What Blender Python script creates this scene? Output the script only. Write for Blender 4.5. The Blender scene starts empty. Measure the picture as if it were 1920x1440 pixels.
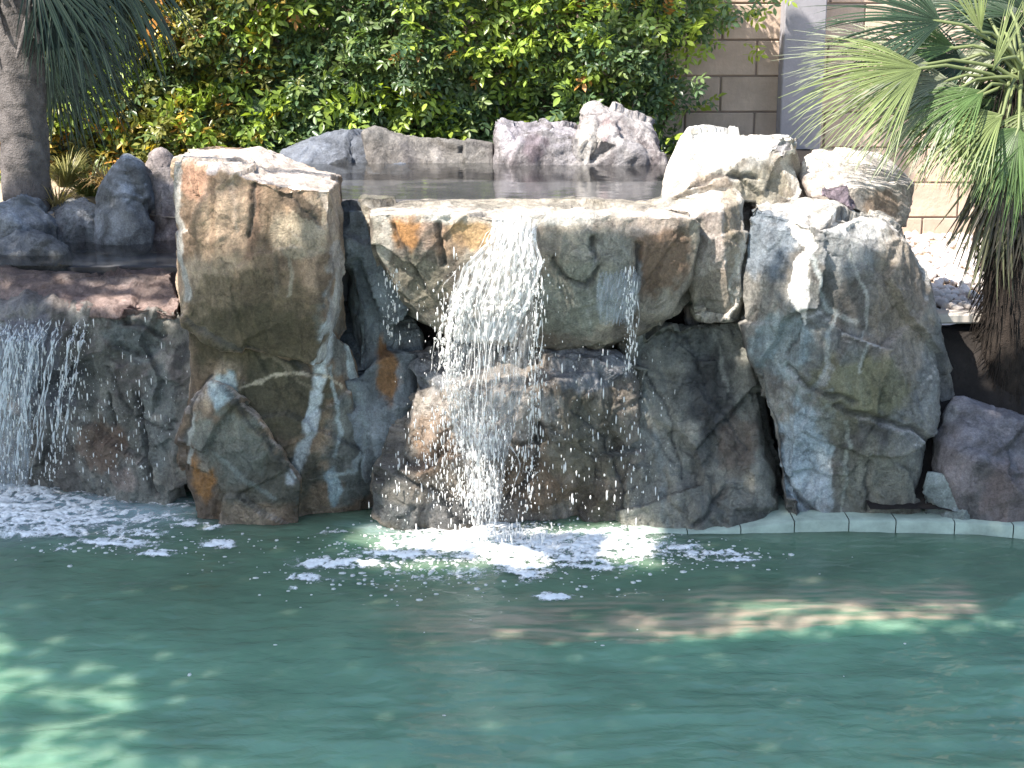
import bpy, bmesh, math, random
import numpy as np
from mathutils import Vector, Matrix, Quaternion
random.seed(7); RNG = np.random.default_rng(7)
SC = bpy.context.scene
COL = SC.collection
# ------------------------------------------------------------------ camera
CAMZ = 2.32; PITCH = math.radians(14.6); F = 3045.0          # F in pixels of a 1920 wide frame
cd = bpy.data.cameras.new('camera'); cam = bpy.data.objects.new('camera', cd); COL.objects.link(cam)
cam.location = (0, 0, CAMZ); cam.rotation_euler = (math.pi/2 - PITCH, 0, 0)
cd.sensor_width = 36; cd.lens = 36*F/1920; cd.clip_start = 0.05; cd.clip_end = 500
SC.camera = cam
# ------------------------------------------------------------------ light
S = Vector((-0.55, -0.36, 0.80)).normalized()                 # towards the sun
elev = math.asin(S.z); rot = math.atan2(S.x, S.y)
w = bpy.data.worlds.new('World'); SC.world = w; w.use_nodes = True
nt = w.node_tree; bg = nt.nodes['Background']
sky = nt.nodes.new('ShaderNodeTexSky'); sky.sky_type = 'NISHITA'; sky.sun_disc = False
sky.sun_elevation = elev; sky.sun_rotation = rot; sky.air_density = 1.0; sky.dust_density = 1.2; sky.ozone_density = 1.0
nt.links.new(sky.outputs[0], bg.inputs[0]); bg.inputs[1].default_value = 0.15
sl = bpy.data.lights.new('sun', 'SUN'); sl.energy = 5.0; sl.angle = math.radians(0.5); sl.color = (1, 0.94, 0.85)
so = bpy.data.objects.new('sun', sl); COL.objects.link(so); so.rotation_euler = S.to_track_quat('Z', 'Y').to_euler()
vs = SC.view_settings; vs.view_transform = 'Standard'; vs.look = 'None'; vs.gamma = 1; vs.exposure = 1.3
SC.display_settings.display_device = 'sRGB'
try: vs.use_curve_mapping = False
except Exception: pass
cy = SC.cycles; cy.max_bounces = 8; cy.transparent_max_bounces = 24; cy.caustics_reflective = False; cy.caustics_refractive = False
cy.use_denoising = True; cy.sample_clamp_indirect = 6

# ------------------------------------------------------------------ helpers
FW = Vector((0, math.cos(PITCH), -math.sin(PITCH))); UP = Vector((0, math.sin(PITCH), math.cos(PITCH)))
def at(u, v, Y):
    d = FW*F + Vector((1, 0, 0))*(u-960) + UP*(720-v)
    t = Y/d.y
    return Vector((d.x*t, Y, CAMZ + d.z*t))
def atz(u, v, z):
    d = FW*F + Vector((1, 0, 0))*(u-960) + UP*(720-v)
    t = (z-CAMZ)/d.z
    return Vector((d.x*t, d.y*t, z))
def to_px(x, y, z):
    q = np.stack([x, y, z-CAMZ]); dep = q[1]*FW.y + q[2]*FW.z; up = q[1]*UP.y + q[2]*UP.z
    return 960 + F*q[0]/dep, 720 - F*up/dep

def hsh(i, j, k, s):
    with np.errstate(over='ignore'):
        n = (i.astype(np.int64)*374761393 + j.astype(np.int64)*668265263 + k.astype(np.int64)*2147483647 + s*974634777) & 0xffffffff
        n = ((n ^ (n >> 13))*1274126177) & 0xffffffff
        n = ((n ^ (n >> 16))*2246822519) & 0xffffffff
        n = n ^ (n >> 15)
    return (n & 0xffffff)/float(0xffffff)
def perlin(p, seed=0):
    """value noise (smooth) in -1..1"""
    f = np.floor(p); r = p-f; r = r*r*r*(r*(r*6-15)+10)
    i = f.astype(np.int64); out = 0
    for a in (0, 1):
        wx = r[:, 0] if a else 1-r[:, 0]
        for b in (0, 1):
            wy = r[:, 1] if b else 1-r[:, 1]
            for c in (0, 1):
                wz = r[:, 2] if c else 1-r[:, 2]
                out = out + wx*wy*wz*hsh(i[:, 0]+a, i[:, 1]+b, i[:, 2]+c, seed)
    return out*2-1
def fbm(p, seed=0, octs=4, gain=0.5):
    o = 0; a = 1; t = 0
    for k in range(octs):
        o = o + a*perlin(p*(2.03**k)+k*7.3, seed+k); t += a; a *= gain
    return o/t
def facet(p, scale, seed):
    q = p*scale; f = np.floor(q).astype(np.int64)
    best = np.full(len(p), 9e9); sec = best.copy(); val = np.zeros(len(p))
    for a in (-1, 0, 1):
        for b in (-1, 0, 1):
            for c in (-1, 0, 1):
                i, j, k = f[:, 0]+a, f[:, 1]+b, f[:, 2]+c
                cx = i+hsh(i, j, k, seed); cyy = j+hsh(i, j, k, seed+1); cz = k+hsh(i, j, k, seed+2)
                dx, dy, dz = q[:, 0]-cx, q[:, 1]-cyy, q[:, 2]-cz
                d = dx*dx+dy*dy+dz*dz
                v = dx*(hsh(i, j, k, seed+3)*2-1)+dy*(hsh(i, j, k, seed+4)*2-1)+dz*(hsh(i, j, k, seed+5)*2-1)+.7*(hsh(i, j, k, seed+6)-.5)
                m = d < best
                sec = np.where(m, best, np.minimum(sec, d)); val = np.where(m, v, val); best = np.where(m, d, best)
    return val/scale, np.sqrt(sec)-np.sqrt(best)
def sst(a, b, x):
    t = np.clip((x-a)/(b-a), 0, 1); return t*t*(3-2*t)

def np_mesh(name, V, Fc, col=None, smooth=False):
    me = bpy.data.meshes.new(name); V = np.asarray(V, dtype=np.float32); Fc = np.asarray(Fc, dtype=np.int32)
    n, m = Fc.shape
    me.vertices.add(len(V)); me.vertices.foreach_set('co', V.ravel())
    me.loops.add(n*m); me.loops.foreach_set('vertex_index', Fc.ravel())
    me.polygons.add(n); me.polygons.foreach_set('loop_start', np.arange(n, dtype=np.int32)*m)
    me.polygons.foreach_set('loop_total', np.full(n, m, dtype=np.int32))
    if col is not None:
        c = np.ones((len(V), 4), dtype=np.float32); c[:, :col.shape[1]] = col
        a = me.color_attributes.new('Col', 'FLOAT_COLOR', 'POINT'); a.data.foreach_set('color', c.ravel())
    me.update(calc_edges=True); me.validate()
    if smooth: me.polygons.foreach_set('use_smooth', np.ones(len(me.polygons), dtype=bool))
    return me
def link(name, me, mat=None, parent=None, **tags):
    o = bpy.data.objects.new(name, me); COL.objects.link(o)
    if mat is not None and me is not None:
        if not me.materials: me.materials.append(mat)
    if parent is not None:
        o.parent = parent; o.matrix_parent_inverse = Matrix.Translation(-Vector(parent.location))
    for k, v in tags.items(): o[k] = v
    return o
def empty(name, loc, **tags):
    o = bpy.data.objects.new(name, None); COL.objects.link(o); o.location = loc
    for k, v in tags.items(): o[k] = v
    return o
def box_mesh(name, x0, x1, y0, y1, z0, z1, bev=0):
    bm = bmesh.new(); bmesh.ops.create_cube(bm, size=1)
    for v in bm.verts: v.co = Vector(((x0+x1)/2+v.co.x*(x1-x0), (y0+y1)/2+v.co.y*(y1-y0), (z0+z1)/2+v.co.z*(z1-z0)))
    if bev: bmesh.ops.bevel(bm, geom=bm.edges[:], offset=bev, segments=1, affect='EDGES')
    me = bpy.data.meshes.new(name); bm.to_mesh(me); bm.free(); return me
def tube(pts, radii, n=6):
    """one tube as (V, F) arrays"""
    V = []; Fq = []; pts = [Vector(p) for p in pts]
    for i, p in enumerate(pts):
        d = (pts[min(i+1, len(pts)-1)]-pts[max(i-1, 0)]).normalized()
        a = d.cross(Vector((0.31, 0.9, 0.2))).normalized(); b = d.cross(a)
        for k in range(n):
            t = 2*math.pi*k/n; V.append(p+(a*math.cos(t)+b*math.sin(t))*radii[i])
    for i in range(len(pts)-1):
        for k in range(n):
            Fq.append((i*n+k, i*n+(k+1) % n, (i+1)*n+(k+1) % n, (i+1)*n+k))
    return [tuple(v) for v in V], Fq
def join_parts(parts):
    V = []; Fq = []; o = 0
    for v, f in parts:
        V += list(v); Fq += [tuple(i+o for i in q) for q in f]; o += len(v)
    return V, Fq

# ------------------------------------------------------------------ materials
def newmat(name):
    m = bpy.data.materials.new(name); m.use_nodes = True; m.node_tree.nodes.clear()
    out = m.node_tree.nodes.new('ShaderNodeOutputMaterial'); return m, m.node_tree, out
def N(nt, typ, **kw):
    n = nt.nodes.new(typ)
    for k, v in kw.items():
        if k in n.inputs: n.inputs[k].default_value = v
        else: setattr(n, k, v)
    return n
def noise(nt, scale, detail=6, rough=.6, vec=None, dist=0):
    n = N(nt, 'ShaderNodeTexNoise'); n.inputs['Scale'].default_value = scale; n.inputs['Detail'].default_value = detail
    n.inputs['Roughness'].default_value = rough; n.inputs['Distortion'].default_value = dist
    if vec is not None: nt.links.new(vec, n.inputs['Vector'])
    return n
def ramp(nt, fac, stops):
    r = N(nt, 'ShaderNodeValToRGB'); cr = r.color_ramp
    while len(cr.elements) < len(stops): cr.elements.new(.5)
    for e, (p, c) in zip(cr.elements, stops):
        e.position = p; e.color = (c[0], c[1], c[2], 1) if hasattr(c, '__len__') else (c, c, c, 1)
    nt.links.new(fac, r.inputs[0]); return r
def mixc(nt, a, b, fac, mode='MIX'):
    m = N(nt, 'ShaderNodeMix'); m.data_type = 'RGBA'; m.blend_type = mode
    for s, x in ((m.inputs[6], a), (m.inputs[7], b), (m.inputs[0], fac)):
        if isinstance(x, bpy.types.NodeSocket): nt.links.new(x, s)
        else: s.default_value = x if not isinstance(x, tuple) else (*x, 1)[:4]
    return m.outputs[2]
def simple(name, col, rough=.8, var=.25, scale=12, bump=.3, bdist=.004, spec=.3):
    m, nt, out = newmat(name); tc = N(nt, 'ShaderNodeTexCoord').outputs['Object']
    n = noise(nt, scale, 7, .65, tc); n2 = noise(nt, scale*7, 4, .6, tc)
    r = ramp(nt, n.outputs[0], [(.3, tuple(c*(1-var) for c in col)), (.7, tuple(min(1, c*(1+var)) for c in col))])
    p = N(nt, 'ShaderNodeBsdfPrincipled'); nt.links.new(r.outputs[0], p.inputs['Base Color'])
    p.inputs['Roughness'].default_value = rough; p.inputs['Specular IOR Level'].default_value = spec
    b = N(nt, 'ShaderNodeBump'); b.inputs['Strength'].default_value = bump; b.inputs['Distance'].default_value = bdist
    nt.links.new(n2.outputs[0], b.inputs['Height']); nt.links.new(b.outputs[0], p.inputs['Normal'])
    nt.links.new(p.outputs[0], out.inputs[0]); return m
def rock_material():
    m, nt, out = newmat('rock'); tc = N(nt, 'ShaderNodeTexCoord').outputs['Object']
    at_ = N(nt, 'ShaderNodeAttribute'); at_.attribute_name = 'Col'
    n1 = noise(nt, 9, 9, .72, tc, .6); n2 = noise(nt, 55, 6, .7, tc); 
    mp = N(nt, 'ShaderNodeMapping'); mp.inputs['Scale'].default_value = (14, 14, 3); nt.links.new(tc, mp.inputs[0])
    n3 = noise(nt, 1.5, 7, .7, mp.outputs[0], .8)
    v1 = ramp(nt, n1.outputs[0], [(.30, .6), (.5, 1.), (.72, 1.35)])
    c = mixc(nt, at_.outputs['Color'], v1.outputs[0], .8, 'MULTIPLY')
    v2 = ramp(nt, n2.outputs[0], [(.3, .6), (.7, 1.35)])
    c = mixc(nt, c, v2.outputs[0], .55, 'MULTIPLY')
    v3 = ramp(nt, n3.outputs[0], [(.3, (.55, .52, .5)), (.5, (1, 1, 1)), (.72, (1.3, 1.25, 1.15))])
    c = mixc(nt, c, v3.outputs[0], .6, 'MULTIPLY')
    vo = N(nt, 'ShaderNodeTexVoronoi'); vo.feature = 'DISTANCE_TO_EDGE'; vo.inputs['Scale'].default_value = 4.5
    wv = N(nt, 'ShaderNodeVectorMath'); wv.operation = 'MULTIPLY_ADD'; nt.links.new(n1.outputs[1], wv.inputs[0]); wv.inputs[1].default_value = (.25, .25, .25); nt.links.new(tc, wv.inputs[2])
    nt.links.new(wv.outputs[0], vo.inputs['Vector'])
    cr = ramp(nt, vo.outputs[0], [(0, .55), (.012, .85), (.03, 1)])
    c = mixc(nt, c, cr.outputs[0], .5, 'MULTIPLY')
    p = N(nt, 'ShaderNodeBsdfPrincipled'); nt.links.new(c, p.inputs['Base Color'])
    rr = N(nt, 'ShaderNodeMapRange'); nt.links.new(at_.outputs['Alpha'], rr.inputs[0]); rr.inputs[3].default_value = .85; rr.inputs[4].default_value = .28
    nt.links.new(rr.outputs[0], p.inputs['Roughness'])
    p.inputs['Specular IOR Level'].default_value = .45
    # relief: three scales
    add = N(nt, 'ShaderNodeMath'); add.operation = 'MULTIPLY_ADD'; nt.links.new(n1.outputs[0], add.inputs[0]); add.inputs[1].default_value = 2.2; nt.links.new(n2.outputs[0], add.inputs[2])
    n5 = noise(nt, 130, 5, .75, tc); sp5 = ramp(nt, n5.outputs[0], [(.33, .5), (.5, 1), (.66, 1.5)])
    c2_ = mixc(nt, c, sp5.outputs[0], .55, 'MULTIPLY'); nt.links.new(c2_, p.inputs['Base Color'])
    add2 = N(nt, 'ShaderNodeMath'); add2.operation = 'MULTIPLY_ADD'; nt.links.new(cr.outputs[0], add2.inputs[0]); add2.inputs[1].default_value = .5; nt.links.new(add.outputs[0], add2.inputs[2])
    mp4 = N(nt, 'ShaderNodeMapping'); mp4.inputs['Scale'].default_value = (1.5, 1.5, .8); mp4.inputs['Rotation'].default_value = (.2, .35, .1); nt.links.new(wv.outputs[0], mp4.inputs[0])
    n4 = noise(nt, 7, 7, .62, mp4.outputs[0], .3); n4.noise_type = 'RIDGED_MULTIFRACTAL'; n4.inputs['Lacunarity'].default_value = 2.2
    rm4 = ramp(nt, n4.outputs[0], [(.05, 0), (.9, 1)])
    add3 = N(nt, 'ShaderNodeMath'); add3.operation = 'MULTIPLY_ADD'; nt.links.new(rm4.outputs[0], add3.inputs[0]); add3.inputs[1].default_value = -1.6; nt.links.new(add2.outputs[0], add3.inputs[2]); add2 = add3
    b = N(nt, 'ShaderNodeBump'); b.inputs['Strength'].default_value = .85; b.inputs['Distance'].default_value = .012
    nt.links.new(add2.outputs[0], b.inputs['Height']); nt.links.new(b.outputs[0], p.inputs['Normal'])
    nt.links.new(p.outputs[0], out.inputs[0]); return m
ROCK = rock_material()
def leaf_material(name, trans=.35, rough=.35):
    m, nt, out = newmat(name); a = N(nt, 'ShaderNodeAttribute'); a.attribute_name = 'Col'
    p = N(nt, 'ShaderNodeBsdfPrincipled'); nt.links.new(a.outputs['Color'], p.inputs['Base Color'])
    p.inputs['Roughness'].default_value = rough; p.inputs['Specular IOR Level'].default_value = .5
    t = N(nt, 'ShaderNodeBsdfTranslucent'); c = mixc(nt, a.outputs['Color'], (1.2, 1.25, .5), 1.0, 'MULTIPLY'); nt.links.new(c, t.inputs[0])
    mx = N(nt, 'ShaderNodeMixShader'); mx.inputs[0].default_value = trans
    nt.links.new(p.outputs[0], mx.inputs[1]); nt.links.new(t.outputs[0], mx.inputs[2]); nt.links.new(mx.outputs[0], out.inputs[0]); return m
LEAF = leaf_material('leaf'); PALM = leaf_material('palm_leaf', .25, .4)
SOIL = simple('soil', (.022, .018, .016), .95, .4, 9, .8, .01)
SAND = simple('sandy_soil', (.42, .33, .24), .95, .3, 9, .6, .008)
BLOCK = simple('block', (.54, .42, .33), .9, .22, 4, .9, .005)
MORTAR = simple('mortar', (.27, .21, .17), .95, .15, 8, .4, .003)
PLASTER = simple('pool_plaster', (.78, .84, .80), .7, .08, 4, .2, .003)
LEDGE = simple('ledge_plaster', (.74, .54, .34), .7, .12, 5, .2, .003)
COPING = simple('coping', (.33, .40, .34), .6, .3, 9, .2, .003)
STONE = simple('white_stone', (.62, .56, .52), .85, .25, 9, .5, .003)
DECK = simple('deck', (.40, .35, .30), .85, .15, 3, .4, .003)
BARK = simple('palm_bark', (.135, .12, .115), .92, .5, 16, 1., .012)
DBARK = simple('dark_fibre', (.028, .021, .017), .95, .5, 22, .9, .01)
STONEG = simple('basin_stone', (.13, .125, .13), .8, .3, 7, .6, .006)
TWIG = simple('twig', (.10, .07, .045), .9, .3, 20, .5, .003)
STEM = simple('petiole', (.16, .19, .08), .5, .15, 12, .2, .002)

def water_material(name, tint, diff, dcol, bump_scale, bump_str, dist):
    m, nt, out = newmat(name); tc = N(nt, 'ShaderNodeTexCoord').outputs['Object']
    mp = N(nt, 'ShaderNodeMapping'); mp.inputs['Scale'].default_value = (1, 1.7, 1); nt.links.new(tc, mp.inputs[0])
    n1 = noise(nt, bump_scale, 4, .55, mp.outputs[0], .7)
    b = N(nt, 'ShaderNodeBump'); b.inputs['Strength'].default_value = bump_str; b.inputs['Distance'].default_value = dist
    nt.links.new(n1.outputs[0], b.inputs['Height'])
    g = N(nt, 'ShaderNodeBsdfGlossy'); g.inputs['Roughness'].default_value = .04; nt.links.new(b.outputs[0], g.inputs['Normal'])
    t = N(nt, 'ShaderNodeBsdfTransparent'); t.inputs[0].default_value = (*tint, 1)
    d = N(nt, 'ShaderNodeBsdfDiffuse'); d.inputs[0].default_value = (*dcol, 1)
    m1 = N(nt, 'ShaderNodeMixShader'); m1.inputs[0].default_value = diff
    nt.links.new(t.outputs[0], m1.inputs[1]); nt.links.new(d.outputs[0], m1.inputs[2])
    fr = N(nt, 'ShaderNodeFresnel'); fr.inputs[0].default_value = 1.33; nt.links.new(b.outputs[0], fr.inputs[1])
    m2 = N(nt, 'ShaderNodeMixShader'); nt.links.new(fr.outputs[0], m2.inputs[0]); nt.links.new(m1.outputs[0], m2.inputs[1]); nt.links.new(g.outputs[0], m2.inputs[2])
    nt.links.new(m2.outputs[0], out.inputs[0]); return m
def turbid_water():
    m, nt, out = newmat('pool_water'); tc = N(nt, 'ShaderNodeTexCoord').outputs['Object']
    a = N(nt, 'ShaderNodeAttribute'); a.attribute_name = 'Col'
    mp = N(nt, 'ShaderNodeMapping'); mp.inputs['Scale'].default_value = (1, 1.6, 1); nt.links.new(tc, mp.inputs[0])
    n1 = noise(nt, 11, 3, .5, mp.outputs[0], .4); b = N(nt, 'ShaderNodeBump'); b.inputs['Strength'].default_value = .4; b.inputs['Distance'].default_value = .02; nt.links.new(n1.outputs[0], b.inputs['Height'])
    n2 = noise(nt, 2.2, 4, .6, tc); v = ramp(nt, n2.outputs[0], [(.3, .8), (.7, 1.2)]); c = mixc(nt, a.outputs['Color'], v.outputs[0], 1., 'MULTIPLY')
    p = N(nt, 'ShaderNodeBsdfPrincipled'); nt.links.new(c, p.inputs['Base Color']); p.inputs['Roughness'].default_value = .05; p.inputs['IOR'].default_value = 1.33
    p.inputs['Specular IOR Level'].default_value = .5; p.inputs['Subsurface Weight'].default_value = .85; p.inputs['Subsurface Radius'].default_value = (.7, 1., .9); p.inputs['Subsurface Scale'].default_value = .45
    nt.links.new(b.outputs[0], p.inputs['Normal'])
    t = N(nt, 'ShaderNodeBsdfTransparent'); t.inputs[0].default_value = (.45, .8, .7, 1)
    mx = N(nt, 'ShaderNodeMixShader'); mx.inputs[0].default_value = .12; nt.links.new(p.outputs[0], mx.inputs[1]); nt.links.new(t.outputs[0], mx.inputs[2]); nt.links.new(mx.outputs[0], out.inputs[0]); return m
POOLW = turbid_water()
UPW = water_material('basin_water', (.8, .82, .82), .10, (.17, .17, .18), 9, .06, .02)
def white_water(name, alpha, col=(.85, .88, .9), rough=.25):
    m, nt, out = newmat(name); p = N(nt, 'ShaderNodeBsdfPrincipled'); p.inputs['Base Color'].default_value = (*col, 1); p.inputs['Roughness'].default_value = rough
    p.inputs['Specular IOR Level'].default_value = .6
    tl = N(nt, 'ShaderNodeBsdfTranslucent'); tl.inputs[0].default_value = (*col, 1)
    m0 = N(nt, 'ShaderNodeMixShader'); m0.inputs[0].default_value = .4; nt.links.new(p.outputs[0], m0.inputs[1]); nt.links.new(tl.outputs[0], m0.inputs[2])
    t = N(nt, 'ShaderNodeBsdfTransparent'); mx = N(nt, 'ShaderNodeMixShader')
    if alpha >= 1: nt.links.new(m0.outputs[0], out.inputs[0]); return m
    tc = N(nt, 'ShaderNodeTexCoord').outputs['Object']; mp = N(nt, 'ShaderNodeMapping'); mp.inputs['Scale'].default_value = (60, 60, 7); nt.links.new(tc, mp.inputs[0])
    n = noise(nt, 1, 4, .6, mp.outputs[0]); r = ramp(nt, n.outputs[0], [(.35, alpha*.15), (.65, min(1, alpha*1.7))]); nt.links.new(r.outputs[0], mx.inputs[0])
    nt.links.new(t.outputs[0], mx.inputs[1]); nt.links.new(m0.outputs[0], mx.inputs[2]); nt.links.new(mx.outputs[0], out.inputs[0]); return m
def foam_material():
    m, nt, out = newmat('foam'); a = N(nt, 'ShaderNodeAttribute'); a.attribute_name = 'Col'; tc = N(nt, 'ShaderNodeTexCoord').outputs['Object']
    d = N(nt, 'ShaderNodeBsdfPrincipled'); d.inputs['Base Color'].default_value = (.88, .90, .90, 1); d.inputs['Roughness'].default_value = .5
    vo = N(nt, 'ShaderNodeTexVoronoi'); vo.feature = 'DISTANCE_TO_EDGE'; vo.inputs['Scale'].default_value = 75; nt.links.new(tc, vo.inputs['Vector']); n = noise(nt, 60, 4, .7, tc)
    r = ramp(nt, vo.outputs[0], [(0, 1), (.28, .35)]); m1 = N(nt, 'ShaderNodeMath'); m1.operation = 'MULTIPLY'; nt.links.new(r.outputs[0], m1.inputs[0]); nt.links.new(n.outputs[0], m1.inputs[1])
    m2 = N(nt, 'ShaderNodeMath'); m2.operation = 'MULTIPLY_ADD'; m2.use_clamp = True; nt.links.new(a.outputs['Color'], m2.inputs[0]); m2.inputs[1].default_value = 1.5
    m3 = N(nt, 'ShaderNodeMath'); m3.operation = 'MULTIPLY_ADD'; nt.links.new(m1.outputs[0], m3.inputs[0]); m3.inputs[1].default_value = 1.3; m3.inputs[2].default_value = -.62; nt.links.new(m3.outputs[0], m2.inputs[2])
    t = N(nt, 'ShaderNodeBsdfTransparent'); mx = N(nt, 'ShaderNodeMixShader'); nt.links.new(m2.outputs[0], mx.inputs[0]); nt.links.new(t.outputs[0], mx.inputs[1]); nt.links.new(d.outputs[0], mx.inputs[2]); nt.links.new(mx.outputs[0], out.inputs[0]); return m
FOAM = foam_material(); STREAM = white_water('stream', .6); SHEET = white_water('water_sheet', .26, (.75, .82, .9)); DROP = white_water('drop', 1, (.95, .94, .92), .2)

# ------------------------------------------------------------------ setting: terrain
POOL_X0, POOL_X1, POOL_Y0, POOL_Y1 = -3.9, 4.2, .9, 7.3
def sheet(name, rects, z, mat, **t):
    V = []; Fq = []
    for (x0, x1, y0, y1) in rects:
        o = len(V); V += [(x0, y0, z), (x1, y0, z), (x1, y1, z), (x0, y1, z)]; Fq.append((o, o+1, o+2, o+3))
    return link(name, np_mesh(name, V, Fq), mat, kind='structure', **t)
B = 250
sheet('ground', [(-B, B, -B, POOL_Y0), (-B, POOL_X0, POOL_Y0, POOL_Y1), (POOL_X1, B, POOL_Y0, POOL_Y1), (-B, B, POOL_Y1, B)], .12, DECK)
bx = []
def inner_box(x0, x1, y0, y1, z0, z1):
    V = [(x0, y0, z0), (x1, y0, z0), (x1, y1, z0), (x0, y1, z0), (x0, y0, z1), (x1, y0, z1), (x1, y1, z1), (x0, y1, z1)]
    return V, [(0, 1, 2, 3), (0, 4, 5, 1), (1, 5, 6, 2), (2, 6, 7, 3), (3, 7, 4, 0)]
V, Fq = inner_box(POOL_X0, POOL_X1, POOL_Y0, POOL_Y1, -1.25, .12)
link('pool_floor', np_mesh('pool_floor', V, Fq), PLASTER, kind='structure')
# the raised planting bed and the body of the rock bank (stepped boxes, mostly behind the rocks)
def terrain(name, x0, x1, y0, y1, zf, mat, nx=90, ny=60, seed=3, amp=.02, **t):
    xs = np.linspace(x0, x1, nx); ys = np.linspace(y0, y1, ny); X, Y = np.meshgrid(xs, ys); 
    P = np.stack([X.ravel(), Y.ravel(), np.zeros(X.size)], 1)
    Z = zf(P[:, 0], P[:, 1]) + amp*fbm(P*4, seed)
    P[:, 2] = Z
    i = np.arange(ny-1)[:, None]*nx+np.arange(nx-1)[None]; i = i.ravel()
    Fc = np.stack([i, i+1, i+1+nx, i+nx], 1)
    return link(name, np_mesh(name, P, Fc, smooth=True), mat, kind='structure', **t)
terrain('planting_bed', -4.5, -1.35, 7.75, 9.3, lambda x, y: 1.13+.04*(y-7.7), SAND, seed=5)
link('bank_core', box_mesh('bank_core', -4.4, 1.62, 7.12, 9.3, .0, .86), SOIL, kind='structure')
link('basin_floor', box_mesh('basin_floor', -1.3, 1.05, 7.05, 8.5, .861, 1.27), STONEG, kind='structure')
terrain('soil_slope', 1.5, 4.6, 6.45, 7.2, lambda x, y: .08+.66*sst(6.5, 7.12, y), SOIL, seed=8, amp=.05)

# ------------------------------------------------------------------ block wall
WY = 9.3
wall = empty('block_wall', (0, WY, .6), label='tan concrete block garden wall behind the ivy and the fan palm', category='wall')
link('mortar', box_mesh('mortar', -5, 5.2, WY+.008, WY+.2, .5, 2.72), MORTAR, wall)
bme = [box_mesh('block', -.1945, .1945, -.001, .19, -.0955, .0955, .004) for _ in range(2)]
# courses: joints at v = 75, 143, 210
zj = at(1300, 75, WY).z
ch = zj-at(1300, 143, WY).z; bw = ch*1.98
for i in range(2):
    for v in bme[i].vertices: v.co.x *= (bw-.011)/.389; v.co.z *= (ch-.011)/.191
x0 = at(1355, 40, WY).x
nb = 0
for r in range(-3, 8):
    z = zj + ch*(r*-1) + ch/2
    off = 0 if r % 2 == 0 else bw/2
    for c in range(-6, 10):
        x = x0+off+bw*c+bw/2
        if x < -1.3 or x > 4.6 or z > 2.7 or z < .6: continue
        o = link('block', bme[nb % 2], BLOCK, wall); o.location = (x, WY+random.uniform(-.002, .002), z); o.rotation_euler = (0, random.uniform(-.003, .003), random.uniform(-.004, .004)); nb += 1
xp = at(1504, 100, 9.2).x
pl = empty('wall_pilaster', (xp, 9.19, .6), label='smooth grey stucco pier standing in front of the block wall, left of the palm', category='pillar')
PIER = simple('grey_stucco', (.30, .29, .31), .9, .12, 6, .5, .004)
link('shaft', box_mesh('shaft', xp-.115, xp+.115, 9.14, 9.29, .6, 2.6, .006), PIER, pl)
link('cap', box_mesh('cap', xp-.14, xp+.14, 9.115, 9.292, 2.602, 2.68, .006), PIER, pl)

# ------------------------------------------------------------------ rocks
def raw_mesh(hulls, vox):
    bm = bmesh.new()
    for h in hulls:
        b2 = bmesh.new()
        for p in h: b2.verts.new(at(*p) if not isinstance(p, Vector) else p)
        r = bmesh.ops.convex_hull(b2, input=b2.verts[:])
        bmesh.ops.delete(b2, geom=list({g for g in r['geom_interior']+r['geom_unused'] if isinstance(g, bmesh.types.BMVert)}), context='VERTS')
        t = bpy.data.meshes.new('t'); b2.to_mesh(t); b2.free(); bm.from_mesh(t); bpy.data.meshes.remove(t)
    bmesh.ops.recalc_face_normals(bm, faces=bm.faces[:])
    me = bpy.data.meshes.new('raw'); bm.to_mesh(me); bm.free()
    o = bpy.data.objects.new('raw', me); COL.objects.link(o)
    m = o.modifiers.new('r', 'REMESH'); m.mode = 'VOXEL'; m.voxel_size = vox
    s = o.modifiers.new('s', 'SMOOTH'); s.factor = .5; s.iterations = 3
    ev = o.evaluated_get(bpy.context.evaluated_depsgraph_get()); m2 = bpy.data.meshes.new_from_object(ev)
    bpy.data.objects.remove(o); bpy.data.meshes.remove(me)
    return m2
def arr(me):
    n = len(me.vertices); co = np.empty(n*3, np.float32); no = np.empty(n*3, np.float32)
    me.vertices.foreach_get('co', co); me.vertices.foreach_get('normal', no); return co.reshape(-1, 3).astype(float), no.reshape(-1, 3).astype(float)
def seg_dist(P2, pts):
    best = np.full(len(P2), 1e9)
    for a, b in zip(pts[:-1], pts[1:]):
        a = np.array(a); b = np.array(b); ab = b-a; t = np.clip(((P2-a)@ab)/(ab@ab+1e-12), 0, 1)
        best = np.minimum(best, np.linalg.norm(P2-(a+t[:, None]*ab), axis=1))
    return best
def in_poly(px_, py_, poly):
    c = np.zeros(len(px_), bool); j = len(poly)-1
    for i in range(len(poly)):
        xi, yi = poly[i]; xj, yj = poly[j]
        c ^= ((yi > py_) != (yj > py_)) & (px_ < (xj-xi)*(py_-yi)/(yj-yi+1e-9)+xi); j = i
    return c
MM = 1/448.0
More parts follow.
